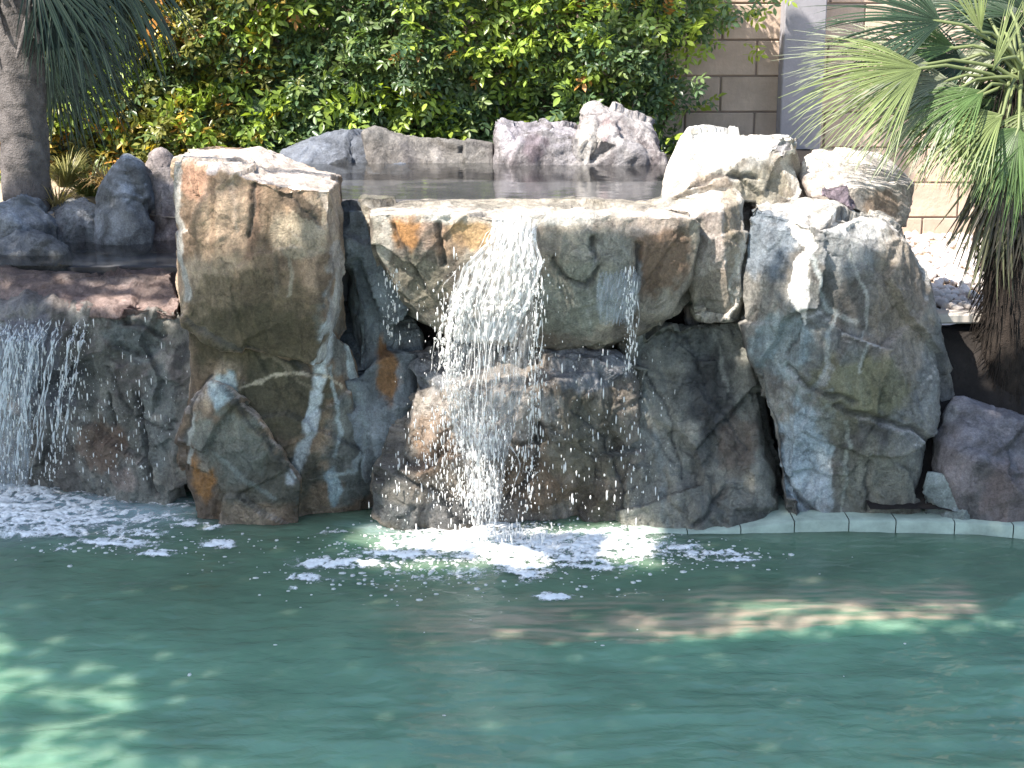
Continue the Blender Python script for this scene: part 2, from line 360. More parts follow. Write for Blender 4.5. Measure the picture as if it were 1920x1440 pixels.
def rock(name, hulls, vox=.014, seed=1, Y0=6.6, cols=((.24, .21, .17), (.33, .29, .24), (.16, .14, .12)), top=(.5, .45, .4), topk=.6,
         strokes=(), patches=(), cracks=(), polys=(), amp=1., fac=1., wet=0., wetz=None, label=None, category='boulder', parent=None, **tags):
    me = raw_mesh(hulls, vox); co, no = arr(me)
    n0 = no.copy()
    d = .022*amp*fbm(co*2.2, seed, 3)
    wp = co+.035*fbm(co*4, seed+9, 2)[:, None]
    f1, e1 = facet(wp, 2.4, seed*13+1); f2, e2 = facet(wp, 7., seed*13+40)
    def terr(x, n, lo=.72):
        t = x*n; fl = np.floor(t); return (fl+sst(lo, 1, t-fl)+.22*(t-fl))/n
    bed = np.array([3.2, 3.2, 1.7])
    d += fac*(.055*terr(fbm(wp*bed*.75, seed+11, 2), 4)+.020*terr(fbm(co*bed*2.3, seed+12, 3), 4)+.007*terr(fbm(co*bed*6, seed+13, 2), 3))
    d += fac*(.17*f1 + .07*f2)
    gl = fbm(co*np.array([16, 16, 5.5]), seed+20, 3)
    d += .007*amp*gl+.0045*amp*fbm(co*30, seed+30, 3)+.010*fac*(terr(fbm(co*np.array([11, 11, 6]), seed+14, 2), 2.5, .8)-.1)
    d -= fac*.005*(1-sst(0, .03, np.abs(fbm(wp*np.array([1.7, 1.7, 1.1]), seed+33, 3))))
    P2 = co[:, [0, 2]] + .010*np.stack([fbm(co*16, seed+50, 3), fbm(co*16+31, seed+51, 3)], 1)*2
    def w2(pts):
        o = []
        for p in pts:
            q = at(p[0], p[1], p[2] if len(p) > 2 else Y0); o.append((q.x, q.z))
        return o
    front = sst(-.1, -.35, no[:, 1])
    for pts, wd, dep in cracks:
        dist = seg_dist(P2, w2(pts)); d -= front*dep*(1-sst(wd*MM*.3, wd*MM, dist))
    co = co + no*d[:, None]
    me.vertices.foreach_set('co', co.astype(np.float32).ravel()); me.update(); co, no = arr(me)
    # albedo
    c0, c1, c2 = [np.array(c) for c in cols]
    a = sst(-.25, .25, fbm(co*3.1, seed+60, 4))[:, None]; b = sst(.0, .28, fbm(co*np.array([6, 6, 3]), seed+61, 4))[:, None]
    c = c0*(1-a)+c1*a; c = c*(1-b)+c2*b
    tn = sst(.35, .8, no[:, 2]+.25*fbm(co*12, seed+62, 3))[:, None]*topk; c = c*(1-tn)+np.array(top)*tn  # paler up-facing surfaces: weathered patina, with sun on the tops painted in
    c = c*(1-.22*(1-sst(0, .022, np.abs(fbm(wp*np.array([1.7, 1.7, 1.1]), seed+33, 3)))))[:, None]*(1+.35*np.clip(gl, -.6, .6))[:, None]
    brk = fbm(co*22, seed+70, 3)
    for (u, v, ru, rv, col, k) in patches:
        q = at(u, v, Y0); dd = np.sqrt(((P2[:, 0]-q.x)/(ru*MM))**2+((P2[:, 1]-q.z)/(rv*MM))**2)
        m = (k*sst(1.15, .75, dd+.35*brk)*front)[:, None]; c = c*(1-m)+np.array(col)*m
    for poly, col, k in polys:
        m = (k*front*in_poly(P2[:, 0]+.006*brk, P2[:, 1]+.006*fbm(co*25+7, seed+71, 3), w2(poly)))[:, None]; c = c*(1-m)+np.array(col)*m
    for pts, wd, col, k in strokes:
        dist = seg_dist(P2, w2(pts)); m = (k*sst(wd*MM*1.0, wd*MM*.45, dist+brk*wd*MM*.35)*front)[:, None]; c = c*(1-m)+np.array(col)*m
    for pts, wd, dep in cracks:
        dist = seg_dist(P2, w2(pts)); m = (.7*front*(1-sst(wd*MM*.2, wd*MM*.8, dist)))[:, None]; c = c*(1-m)+np.array((.05, .05, .05))*m
    wz = np.full(len(co), wet)
    if wetz is not None: wz = np.maximum(wz, sst(wetz+.08, wetz-.05, co[:, 2]))
    c = c*(1-.35*wz[:, None])
    rgba = np.concatenate([np.clip(c, .01, .9), wz[:, None]], 1).astype(np.float32)
    at_ = me.color_attributes.new('Col', 'FLOAT_COLOR', 'POINT'); at_.data.foreach_set('color', rgba.ravel())
    me.polygons.foreach_set('use_smooth', np.ones(len(me.polygons), dtype=bool))
    me.name = name; me.materials.clear(); me.materials.append(ROCK)
    t = dict(tags)
    if label: t['label'] = label; t['category'] = category
    return link(name, me, None, parent, **t)

BR = ((.33, .23, .155), (.42, .32, .23), (.20, .14, .095))          # brown
GR = ((.21, .20, .175), (.29, .27, .235), (.13, .125, .115))        # grey-olive
BL = ((.15, .16, .175), (.21, .225, .245), (.10, .105, .11))           # slate
DK = ((.10, .10, .095), (.15, .145, .13), (.07, .07, .07))
CR = ((.46, .41, .36), (.56, .51, .45), (.34, .29, .26))            # cream
PU = ((.23, .21, .215), (.31, .29, .295), (.14, .12, .125))
SCALE = (.50, .54, .56); ORG = (.42, .20, .06); WHT = (.62, .60, .57)
def back(pts, dy, shrink=0):
    cu = sum(p[0] for p in pts)/len(pts); cv = sum(p[1] for p in pts)/len(pts)
    return [(p[0]+(cu-p[0])*shrink, p[1]+(cv-p[1])*shrink, p[2]+dy) for p in pts]

# A: the big upright boulder left of the fall
A1 = [(326, 303, 6.64), (316, 430, 6.66), (333, 540, 6.66), (346, 610, 6.60), (400, 318, 6.54), (545, 350, 6.50), (622, 356, 6.55), (612, 480, 6.52), (600, 600, 6.50), (590, 690, 6.55), (400, 640, 6.56),
      (350, 274, 7.1), (400, 268, 7.16), (480, 273, 7.2), (570, 300, 7.2), (640, 330, 7.05), (645, 480, 6.95), (655, 620, 6.9), (335, 560, 7.1)]
A2 = [(360, 600, 6.68), (385, 700, 6.70), (600, 600, 6.62), (655, 640, 6.74), (690, 720, 6.78), (698, 850, 6.76), (692, 1010, 6.74), (540, 1010, 6.62), (380, 1000, 6.66), (400, 800, 6.66),
      (360, 620, 7.1), (690, 700, 7.2), (690, 1000, 7.2), (380, 1000, 7.1)]
A3 = [(392, 715, 6.66), (356, 775, 6.62), (343, 840, 6.62), (346, 895, 6.62), (374, 948, 6.60), (380, 1000, 6.60), (560, 1000, 6.56), (560, 900, 6.54), (470, 780, 6.56), (420, 730, 6.60),
      (350, 850, 6.9), (560, 880, 6.9), (560, 1000, 6.9)]
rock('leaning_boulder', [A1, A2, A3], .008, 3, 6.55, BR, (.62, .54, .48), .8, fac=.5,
     cracks=[([(345, 600), (470, 660), (600, 712)], 8, .014), ([(392, 712), (360, 770), (345, 840)], 6, .010), ([(425, 740), (500, 830), (560, 900)], 5, .006), ([(475, 345), (478, 400), (470, 440)], 6, .012), ([(520, 350), (560, 380), (600, 420)], 5, .008)],
     patches=[(470, 570, 140, 60, (.13, .10, .06), .8), (490, 640, 170, 80, (.075, .062, .035), .88), (520, 760, 110, 90, (.07, .065, .04), .88), (500, 900, 120, 60, (.10, .11, .09), .8),  # dark lower-face patches put shade below the overhang into the colour
              (370, 340, 45, 32, (.38, .22, .15), .8), (402, 318, 10, 10, (.46, .42, .44), .9), (560, 440, 60, 50, (.42, .38, .29), .5), (430, 400, 50, 70, (.45, .33, .24), .5), (415, 735, 26, 34, (.42, .50, .52), .9), (375, 900, 28, 45, ORG, .9), (380, 840, 22, 60, (.30, .31, .27), .7),
              (440, 840, 60, 70, (.20, .21, .18), .8), (650, 860, 50, 110, (.15, .17, .165), .85), (640, 620, 40, 110, (.22, .24, .235), .6), (620, 925, 16, 38, (.5, .62, .68), .9)],
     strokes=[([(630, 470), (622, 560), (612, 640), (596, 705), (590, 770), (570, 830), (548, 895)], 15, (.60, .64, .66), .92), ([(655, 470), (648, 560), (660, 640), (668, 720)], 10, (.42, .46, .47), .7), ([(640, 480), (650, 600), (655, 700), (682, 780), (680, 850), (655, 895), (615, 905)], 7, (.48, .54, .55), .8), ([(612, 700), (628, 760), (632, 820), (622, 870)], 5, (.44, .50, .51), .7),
              ([(445, 737), (500, 720), (560, 705), (600, 712), (640, 740)], 3.5, (.55, .47, .36), .8), ([(345, 600), (430, 640), (520, 690), (580, 740)], 7, (.24, .20, .14), .7),
              ([(330, 300), (322, 380), (322, 460), (345, 560)], 13, (.44, .43, .40), .8), ([(365, 780), (350, 840), (348, 880)], 6, (.5, .5, .46), .8), ([(395, 850), (450, 890), (520, 935)], 6, (.3, .34, .32), .6),
              ([(600, 350), (622, 400), (640, 470)], 8, (.55, .47, .4), .7), ([(478, 350), (480, 420), (472, 480)], 12, (.20, .12, .08), .7), ([(400, 330), (404, 380), (398, 470)], 7, (.26, .17, .11), .6), ([(520, 470), (522, 540)], 7, (.16, .13, .09), .7), ([(548, 480), (550, 550)], 5, (.40, .35, .27), .6), ([(500, 360), (498, 440)], 6, (.24, .16, .10), .6), ([(440, 330), (446, 430)], 5, (.48, .37, .29), .6)], polys=[([(522, 352), (560, 350), (602, 395), (604, 420), (580, 415), (545, 392), (524, 376)], (.12, .085, .06), .85)],  # dark triangle painted as a cast shadow under the top edge
     wetz=.35, label='tall brown leaning boulder with a flat pale top, left of the main waterfall')
# small bolt plate on A's face is left as a pale round knob of the stone
# B: spill slab
B1 = [(690, 400, 6.62), (700, 470, 6.64), (742, 545, 6.68), (800, 612, 6.72), (860, 640, 6.72), (1050, 655, 6.70), (1180, 622, 6.68), (1255, 588, 6.68), (1300, 520, 6.66), (1318, 420, 6.64), (1304, 408, 6.62), (1000, 402, 6.55), (850, 400, 6.56), (1150, 404, 6.57),
      (1000, 470, 6.53), (1150, 500, 6.54), (850, 480, 6.56), (1040, 600, 6.60), (1200, 560, 6.60),
      (680, 373, 7.02), (1250, 373, 7.02), (1300, 400, 6.95), (720, 560, 7.1), (1290, 560, 7.1), (900, 640, 7.1), (1150, 640, 7.1)]
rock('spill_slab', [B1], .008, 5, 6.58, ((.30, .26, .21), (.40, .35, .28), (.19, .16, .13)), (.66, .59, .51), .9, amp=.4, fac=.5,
     patches=[(940, 408, 260, 16, (.62, .56, .48), .8), (760, 432, 34, 38, (.50, .24, .08), .85), (812, 440, 26, 34, (.30, .21, .16), .8), (885, 430, 46, 34, (.54, .34, .16), .85), (715, 450, 18, 60, (.55, .50, .44), .7), (840, 460, 36, 30, (.40, .26, .16), .5), (965, 440, 34, 60, WHT, .9), (940, 400, 240, 20, WHT, .6), (1240, 480, 60, 80, (.19, .115, .07), .85), (1190, 425, 80, 16, (.42, .33, .27), .7),  # pale rim patches paint in the sunlit band along the lip
              (1080, 560, 90, 70, (.25, .26, .22), .8), (1155, 555, 40, 50, (.36, .38, .38), .7), (780, 540, 60, 60, (.24, .22, .16), .6), (1130, 470, 60, 50, (.28, .28, .23), .6), (1200, 415, 100, 18, (.5, .42, .36), .6)],
     strokes=[([(1060, 440), (1050, 520), (1075, 600)], 7, (.18, .18, .15), .7), ([(1195, 500), (1190, 560), (1180, 610)], 10, (.38, .41, .43), .6), ([(700, 420), (712, 500), (760, 570)], 9, (.5, .44, .36), .7), ([(1120, 460), (1100, 540), (1105, 600)], 6, (.42, .42, .38), .5)],
     cracks=[([(1040, 480), (1060, 520), (1100, 530), (1120, 500)], 8, .02), ([(1110, 440), (1115, 480)], 8, .02), ([(735, 425), (760, 490), (800, 560)], 7, .015), ([(820, 420), (830, 500)], 8, .02), ([(1195, 460), (1192, 520)], 8, .02)],
     wet=.35, label='thick pale spill slab with orange patches where the main waterfall pours over', category='rock slab')
# C: rocks under the slab
C1 = [(762, 660, 6.86), (1000, 655, 6.84), (1180, 660, 6.86), (780, 745, 6.60), (860, 735, 6.50), (1000, 735, 6.50), (1120, 700, 6.66), (1190, 760, 6.70), (1180, 1010, 6.60), (900, 1010, 6.50), (720, 1010, 6.58), (750, 850, 6.66), (900, 860, 6.56), (1050, 850, 6.58),
      (740, 680, 7.2), (1200, 680, 7.2), (740, 1010, 7.2), (1200, 1010, 7.2)]
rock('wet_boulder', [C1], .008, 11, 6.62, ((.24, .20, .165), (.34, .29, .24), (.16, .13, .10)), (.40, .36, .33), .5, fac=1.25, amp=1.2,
     patches=[(910, 775, 150, 55, (.60, .53, .48), .85), (820, 790, 60, 40, (.55, .48, .42), .7), (1000, 760, 50, 40, (.58, .52, .47), .7), (810, 820, 50, 60, (.24, .15, .09), .7), (1000, 900, 80, 60, (.22, .14, .08), .6), (1100, 820, 90, 90, (.18, .17, .12), .6), (800, 690, 70, 40, (.26, .29, .33), .7), (1120, 700, 90, 34, (.27, .29, .33), .7), (760, 900, 40, 80, (.13, .13, .12), .7), (850, 940, 140, 30, (.12, .13, .14), .7)],  # palest patches put sunlight on the splash area into the colour
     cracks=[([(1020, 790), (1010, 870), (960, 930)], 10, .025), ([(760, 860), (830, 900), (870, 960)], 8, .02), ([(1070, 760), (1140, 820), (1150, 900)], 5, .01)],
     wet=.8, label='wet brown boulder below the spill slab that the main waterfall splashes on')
C2 = [(1180, 640, 6.80), (1260, 600, 6.84), (1400, 600, 6.88), (1425, 720, 6.82), (1432, 900, 6.68), (1430, 1000, 6.50), (1300, 1020, 6.44), (1170, 1020, 6.48), (1165, 800, 6.68), (1200, 700, 6.74), (1330, 800, 6.66),
      (1180, 640, 7.2), (1440, 600, 7.2), (1440, 1000, 7.2), (1180, 1010, 7.2)]
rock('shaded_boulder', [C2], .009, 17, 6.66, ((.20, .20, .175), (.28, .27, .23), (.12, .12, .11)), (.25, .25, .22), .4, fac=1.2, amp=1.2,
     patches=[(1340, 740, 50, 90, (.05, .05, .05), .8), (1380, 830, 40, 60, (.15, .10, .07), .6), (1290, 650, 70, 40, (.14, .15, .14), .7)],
     strokes=[([(1215, 600), (1205, 700), (1230, 820), (1245, 960)], 8, (.28, .31, .30), .55), ([(1345, 600), (1362, 680), (1370, 740)], 6, (.38, .38, .34), .6), ([(1190, 800), (1250, 860)], 7, (.25, .27, .26), .5)],
     cracks=[([(1215, 700), (1260, 780), (1280, 880)], 4, .008), ([(1300, 640), (1330, 740), (1400, 840)], 4, .008), ([(1350, 900), (1290, 960)], 8, .015)],
     wet=.7, label='dark shaded boulder at the water between the main waterfall and the big right boulder')
C3 = [(650, 392, 6.84), (700, 392, 6.84), (712, 520, 6.86), (768, 640, 6.84), (760, 780, 6.76), (740, 900, 6.70), (735, 1010, 6.66), (672, 1010, 6.70), (660, 800, 6.80), (650, 600, 6.88), (640, 400, 7.3), (780, 640, 7.3), (760, 1000, 7.3)]
rock('narrow_rock', [C3], .011, 23, 6.78, ((.20, .225, .24), (.28, .31, .34), (.14, .15, .16)), (.25, .27, .28), .5, amp=.7,
     patches=[(725, 695, 21, 66, (.30, .15, .06), .95)], strokes=[([(655, 600), (672, 700), (690, 760), (690, 840), (665, 890)], 7, (.32, .37, .38), .6), ([(760, 620), (745, 700), (730, 800)], 6, (.34, .38, .42), .5)],
     wet=.6, label='narrow blue-grey rock with a rusty patch wedged between leaning boulder and fall')
# E: pillar between slab and right boulder
E1 = [(1290, 372, 6.86), (1330, 342, 6.92), (1380, 345, 6.92), (1396, 372, 6.84), (1396, 470, 6.72), (1392, 580, 6.72), (1372, 612, 6.72), (1310, 600, 6.78), (1300, 480, 6.74), (1270, 400, 6.80), (1350, 400, 6.68), (1360, 500, 6.66),
      (1300, 345, 7.3), (1410, 360, 7.3), (1410, 600, 7.2), (1300, 600, 7.2)]
E2 = [(1222, 398, 6.80), (1262, 360, 6.90), (1310, 352, 6.90), (1330, 402, 6.74), (1300, 412, 6.72), (1240, 404, 6.74), (1250, 360, 7.2), (1320, 360, 7.2), (1300, 420, 7.1)]
rock('pillar_rock', [E1, E2], .008, 29, 6.70, CR, (.66, .62, .56), .7, amp=.6, fac=.7,
     patches=[(1375, 430, 22, 90, (.26, .20, .13), .7), (1345, 560, 50, 60, (.22, .18, .14), .8), (1325, 600, 40, 30, (.16, .15, .13), .7)], strokes=[([(1385, 480), (1378, 540), (1384, 600)], 5, (.5, .47, .42), .7)],  # dark right-hand patch puts that side's shade into the colour
     label='cream pillar rock with a rounded top standing between spill slab and right boulder')
# D: big right boulder
D1 = [(1402, 384, 6.78), (1440, 378, 6.80), (1560, 388, 6.76), (1650, 408, 6.74), (1700, 438, 6.74), (1742, 525, 6.74), (1752, 610, 6.74), (1748, 720, 6.70), (1738, 820, 6.66), (1728, 900, 6.56), (1725, 1010, 6.50), (1540, 1015, 6.46), (1470, 1005, 6.48), (1452, 900, 6.62), (1436, 760, 6.66), (1408, 640, 6.68), (1392, 560, 6.72), (1394, 470, 6.74),
      (1530, 420, 6.62), (1500, 600, 6.54), (1640, 470, 6.62), (1660, 700, 6.54), (1480, 760, 6.56), (1620, 850, 6.50), (1500, 900, 6.52),
      (1440, 372, 7.2), (1560, 380, 7.2), (1680, 410, 7.15), (1750, 560, 7.1), (1740, 900, 7.1), (1460, 900, 7.1), (1410, 560, 7.2)]
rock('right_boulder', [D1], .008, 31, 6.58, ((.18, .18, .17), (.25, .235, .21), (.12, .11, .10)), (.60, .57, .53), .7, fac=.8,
     patches=[(1440, 450, 55, 85, (.15, .18, .215), .85), (1600, 460, 60, 60, (.27, .28, .29), .6), (1690, 600, 60, 160, (.28, .23, .18), .7), (1600, 720, 110, 60, (.18, .17, .10), .75), (1640, 900, 90, 90, (.22, .21, .17), .8), (1500, 850, 60, 120, (.36, .43, .48), .75), (1470, 650, 50, 70, (.28, .34, .36), .7), (1510, 920, 50, 50, (.50, .54, .58), .8), (1560, 790, 40, 40, (.15, .14, .10), .7), ],
     strokes=[([(1525, 480), (1545, 550), (1575, 590), (1550, 620), (1550, 680), (1530, 720)], 6, (.42, .44, .43), .75), ([(1575, 590), (1605, 608)], 6, (.42, .42, .4), .6), ([(1600, 480), (1615, 530), (1632, 560), (1628, 610), (1612, 650), (1602, 690)], 5, (.44, .44, .41), .75),
              ([(1575, 780), (1590, 830), (1582, 900), (1575, 960)], 5, (.40, .41, .36), .6), ([(1560, 830), (1550, 900), (1556, 940)], 6, (.42, .46, .47), .6), ([(1550, 720), (1500, 730), (1470, 700)], 6, (.4, .42, .42), .5)],
     cracks=[([(1560, 750), (1620, 770), (1700, 800), (1735, 830)], 9, .025), ([(1470, 690), (1520, 720), (1590, 745)], 9, .022), ([(1450, 880), (1490, 930), (1530, 960)], 9, .022), ([(1620, 850), (1625, 950)], 6, .012), ([(1500, 600), (1470, 660)], 7, .015)],
     wetz=.12, polys=[([(1508, 378), (1545, 384), (1540, 400), (1522, 402), (1520, 440), (1528, 470), (1516, 500), (1518, 560), (1508, 612), (1480, 545), (1492, 500), (1512, 470), (1478, 430), (1496, 400)], (.74, .70, .65), .95), ([(1575, 392), (1650, 410), (1690, 430), (1640, 428), (1612, 424), (1590, 452), (1582, 430)], (.72, .68, .63), .9)], label='massive grey-brown boulder with pale veins right of the main waterfall')  # pale polys paint the sunlit facet streak and sunlit top
# J: lower right rocks
J1 = [(1790, 745, 6.72), (1850, 775, 6.66), (1930, 812, 6.62), (2000, 840, 6.62), (2000, 1040, 6.42), (1880, 1030, 6.40), (1800, 985, 6.48), (1752, 880, 6.60), (1745, 820, 6.64), (1800, 850, 6.50), (1900, 900, 6.42), (1790, 740, 7.1), (2000, 800, 7.1), (2000, 1000, 7.1), (1760, 900, 7.1)]
rock('purple_boulder', [J1], .012, 37, 6.5, ((.15, .135, .145), (.20, .175, .18), (.10, .09, .09)), (.22, .21, .23), .6, fac=.6,
     patches=[(1880, 920, 50, 60, (.20, .15, .14), .6), (1785, 790, 30, 24, (.30, .30, .30), .6)], label='dark purple-grey boulder at the lower right edge of the pool')
J2 = [(1735, 880, 6.56), (1780, 885, 6.52), (1808, 930, 6.48), (1812, 985, 6.44), (1800, 1020, 6.44), (1722, 1010, 6.48), (1726, 930, 6.52), (1735, 880, 6.8), (1810, 930, 6.8), (1800, 1010, 6.8), (1725, 1010, 6.8)]
rock('wedge_rock', [J2], .011, 41, 6.5, ((.26, .30, .29), (.32, .36, .35), (.20, .23, .22)), (.35, .38, .38), .4, fac=.5, amp=.5, label='small grey-green wedge rock at the foot of the right boulder')
J3 = [(1742, 560, 6.95), (1758, 620, 6.92), (1772, 700, 6.90), (1795, 745, 6.86), (1750, 800, 6.82), (1735, 700, 6.86), (1730, 560, 7.2), (1790, 740, 7.3), (1740, 820, 7.2)]
rock('slanted_rock', [J3], .014, 43, 6.9, GR, (.36, .36, .34), .4, fac=.5, amp=.5, label='thin slanted grey rock behind the right edge of the big right boulder')
# G H: upper right rocks
G1 = [(1228, 392, 6.88), (1252, 318, 6.98), (1292, 240, 7.08), (1320, 236, 7.12), (1345, 248, 7.08), (1420, 256, 7.08), (1472, 246, 7.12), (1498, 280, 7.08), (1512, 350, 7.02), (1498, 392, 6.94), (1400, 388, 6.88), (1340, 345, 6.84), (1290, 352, 6.84), (1400, 290, 6.92),
      (1260, 290, 7.45), (1340, 245, 7.5), (1480, 252, 7.45), (1510, 350, 7.4), (1250, 370, 7.3)]
G2 = [(1455, 248, 7.02), (1492, 250, 7.02), (1503, 290, 7.0), (1470, 300, 6.98), (1450, 275, 7.0), (1460, 246, 7.2), (1500, 255, 7.2), (1490, 300, 7.2)]
rock('arched_rock', [G1, G2], .009, 47, 6.95, ((.50, .46, .41), (.60, .56, .50), (.40, .34, .28)), (.74, .72, .68), .9, fac=.45, amp=.6,
     patches=[(1430, 345, 70, 44, (.26, .23, .17), .8), (1330, 335, 50, 20, (.34, .25, .18), .7), (1475, 275, 24, 24, (.30, .29, .33), .7)], cracks=[([(1290, 345), (1350, 318), (1420, 330)], 8, .02)], label='bright cream arched rock above the spill slab, propped on the pillar rock')  # dark lower patches put shade of the underside into the colour
H1 = [(1505, 290, 7.16), (1540, 282, 7.22), (1620, 292, 7.22), (1690, 325, 7.20), (1716, 345, 7.16), (1706, 400, 7.08), (1690, 425, 7.04), (1640, 415, 6.98), (1600, 400, 6.94), (1520, 370, 6.98), (1610, 350, 6.95), (1500, 330, 7.1),
      (1520, 278, 7.5), (1650, 285, 7.6), (1715, 340, 7.5), (1700, 430, 7.4), (1520, 380, 7.4)]
rock('flat_cream_rock', [H1], .012, 53, 7.0, CR, (.68, .62, .56), .8, fac=.4, amp=.5, patches=[(1660, 385, 44, 30, (.26, .19, .14), .85)], label='flat-topped cream rock right of the arched rock, under the palm fronds')  # brown patch paints shade on the front right facet
rock('dark_wedge_stone', [[(1532, 350, 6.9), (1592, 342, 6.9), (1602, 385, 6.88), (1590, 392, 6.86), (1535, 372, 6.88), (1540, 345, 7.05), (1600, 345, 7.05), (1600, 390, 7.05)]], .012, 59, 6.9, ((.20, .16, .19), (.25, .20, .22), (.13, .10, .12)), (.26, .2, .22), .5, amp=.5, fac=.6, label='small dark purple stone tucked on top between arched and flat cream rocks')
# back rim rocks
rock('rim_rock', [[(928, 228, 8.12), (965, 216, 8.2), (1020, 214, 8.2), (1075, 232, 8.2), (1105, 262, 8.1), (1090, 308, 8.08), (960, 306, 8.06), (934, 280, 8.06), (930, 240, 8.5), (1080, 235, 8.5), (1100, 305, 8.5), (940, 305, 8.5), (930, 328, 8.02), (1100, 328, 8.0)]], .012, 61, 8.1, PU, (.36, .34, .38), .6, fac=1.0,
     patches=[(1000, 285, 26, 26, (.16, .12, .14), .7), (960, 260, 30, 40, (.5, .46, .5), .5)], label='craggy lilac-grey rock at the back of the upper basin, next to the tall rim rock')
rock('rim_rock', [[(1072, 262, 8.0), (1098, 214, 8.1), (1118, 207, 8.14), (1165, 212, 8.15), (1215, 235, 8.15), (1245, 280, 8.05), (1250, 312, 8.0), (1090, 314, 7.96), (1068, 285, 8.0), (1130, 260, 7.94), (1110, 210, 8.5), (1220, 235, 8.5), (1250, 305, 8.5), (1080, 300, 8.5), (1080, 328, 8.02), (1250, 328, 8.0)]], .012, 67, 8.0, ((.31, .29, .29), (.40, .37, .36), (.20, .17, .17)), (.46, .43, .42), .6, fac=1.0,
     patches=[(1100, 270, 26, 50, (.55, .52, .48), .6), (1180, 290, 44, 40, (.27, .26, .27), .6), (1135, 240, 12, 24, (.34, .24, .24), .6)], label='tall pale pointed rock at the right end of the upper basin rim')  # pale left and grey right patches paint a lit and a shaded side
rock('rim_rock', [[(682, 248, 8.1), (705, 240, 8.15), (800, 250, 8.2), (925, 268, 8.15), (930, 302, 8.08), (775, 305, 8.05), (720, 275, 8.05), (700, 245, 8.5), (920, 265, 8.5), (930, 302, 8.5), (700, 300, 8.5), (700, 328, 8.02), (930, 328, 8.0)]], .012, 71, 8.1, ((.15, .14, .13), (.21, .19, .175), (.11, .10, .10)), (.22, .205, .19), .5, fac=.5, amp=.6, label='long low grey-brown rock at the back of the upper basin')
rock('rim_rock', [[(528, 280, 8.15), (600, 266, 8.2), (660, 256, 8.2), (700, 262, 8.15), (770, 304, 8.05), (560, 312, 8.05), (520, 300, 8.1), (540, 275, 8.5), (700, 260, 8.5), (770, 304, 8.5), (520, 310, 8.5), (520, 328, 8.02), (770, 328, 8.0)]], .013, 73, 8.1, ((.10, .11, .13), (.14, .155, .18), (.07, .075, .085)), (.15, .165, .20), .6, fac=.7, label='smooth blue-grey rock at the left end of the upper basin rim')
# K: left group
KF = [(-70, 600, 7.02), (60, 598, 7.00), (200, 600, 6.98), (335, 575, 6.98), (372, 660, 6.92), (392, 720, 6.84), (352, 800, 6.84), (345, 880, 6.80), (345, 1000, 6.84), (200, 960, 6.92), (-70, 940, 7.08), (60, 750, 6.98), (240, 700, 6.86), (250, 850, 6.84), (-70, 600, 7.5), (390, 600, 7.5), (360, 960, 7.4), (-70, 980, 7.5)]
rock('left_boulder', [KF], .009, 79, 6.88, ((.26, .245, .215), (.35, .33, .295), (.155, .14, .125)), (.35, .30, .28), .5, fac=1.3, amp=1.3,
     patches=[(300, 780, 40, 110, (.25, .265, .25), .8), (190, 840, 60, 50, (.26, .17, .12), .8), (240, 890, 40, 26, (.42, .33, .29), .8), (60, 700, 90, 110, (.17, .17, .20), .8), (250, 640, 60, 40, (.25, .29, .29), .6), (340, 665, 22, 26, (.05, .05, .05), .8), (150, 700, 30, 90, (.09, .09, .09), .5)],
     cracks=[([(252, 740), (275, 830), (305, 910)], 8, .035), ([(200, 740), (205, 800)], 8, .03), ([(230, 610), (300, 625)], 9, .02), ([(215, 650), (270, 665)], 9, .02), ([(195, 690), (250, 780), (330, 800)], 7, .015)],
     wet=.75, label='wet cracked boulder at the far left under the side waterfall')
KL = [(-80, 512, 7.22), (100, 499, 7.25), (328, 503, 7.22), (345, 560, 7.0), (335, 604, 6.94), (200, 600, 6.93), (60, 594, 6.93), (-80, 590, 6.98), (-80, 600, 7.5), (340, 590, 7.5), (328, 500, 7.6), (-80, 505, 7.6), (150, 570, 6.95)]
rock('left_ledge', [KL], .012, 83, 7.0, ((.24, .155, .13), (.33, .23, .20), (.14, .09, .085)), (.40, .30, .27), .7, fac=.8, amp=.8,
     patches=[(150, 520, 110, 14, (.40, .32, .30), .6)], wet=.8, label='dark wet reddish spill ledge of the left waterfall', category='rock slab')
def simple_rock(u0, u1, vt, vb, Y, cols, top, seed, label, name='rim_rock', skew=0, **k):
    m = (u0+u1)/2; h = vb-vt
    pts = [(u0, vt+h*.45, Y), (u0+(m-u0)*.5+skew, vt+h*.12, Y+.03), (m+skew, vt, Y+.07), (m+(u1-m)*.55+skew, vt+h*.1, Y+.05), (u1, vt+h*.5, Y), (u1-4, vb, Y-.03), (m, vb+5, Y-.08), (u0+5, vb, Y-.04), (m, vt+h*.5, Y-.08)]
    return rock(name, [pts+[(p[0], p[1], p[2]+.32) for p in pts[:7]]], .014, seed, Y, cols, top, .5, label=label, **k)
simple_rock(-60, 112, 366, 480, 7.62, BL, (.36, .38, .42), 89, 'blue-grey rim stone in shade at the far left edge, below the palm trunk')
simple_rock(98, 215, 372, 470, 7.72, ((.17, .18, .19), (.23, .24, .25), (.12, .12, .13)), (.3, .3, .31), 97, 'low dark rim stone of the left basin, right of the edge stone')
simple_rock(185, 285, 298, 470, 7.70, BL, (.40, .44, .50), 101, 'upright pointed blue-grey stone behind the left basin', name='upright_stone', fac=.7)
simple_rock(258, 345, 288, 480, 7.82, ((.23, .19, .19), (.30, .26, .25), (.15, .12, .12)), (.35, .31, .30), 103, 'purplish brown stone squeezed between pointed stone and leaning boulder', name='squeezed_stone')
simple_rock(-60, 105, 440, 520, 7.36, DK, (.2, .21, .23), 107, 'dark low stone at the front edge of the left basin', name='low_stone')

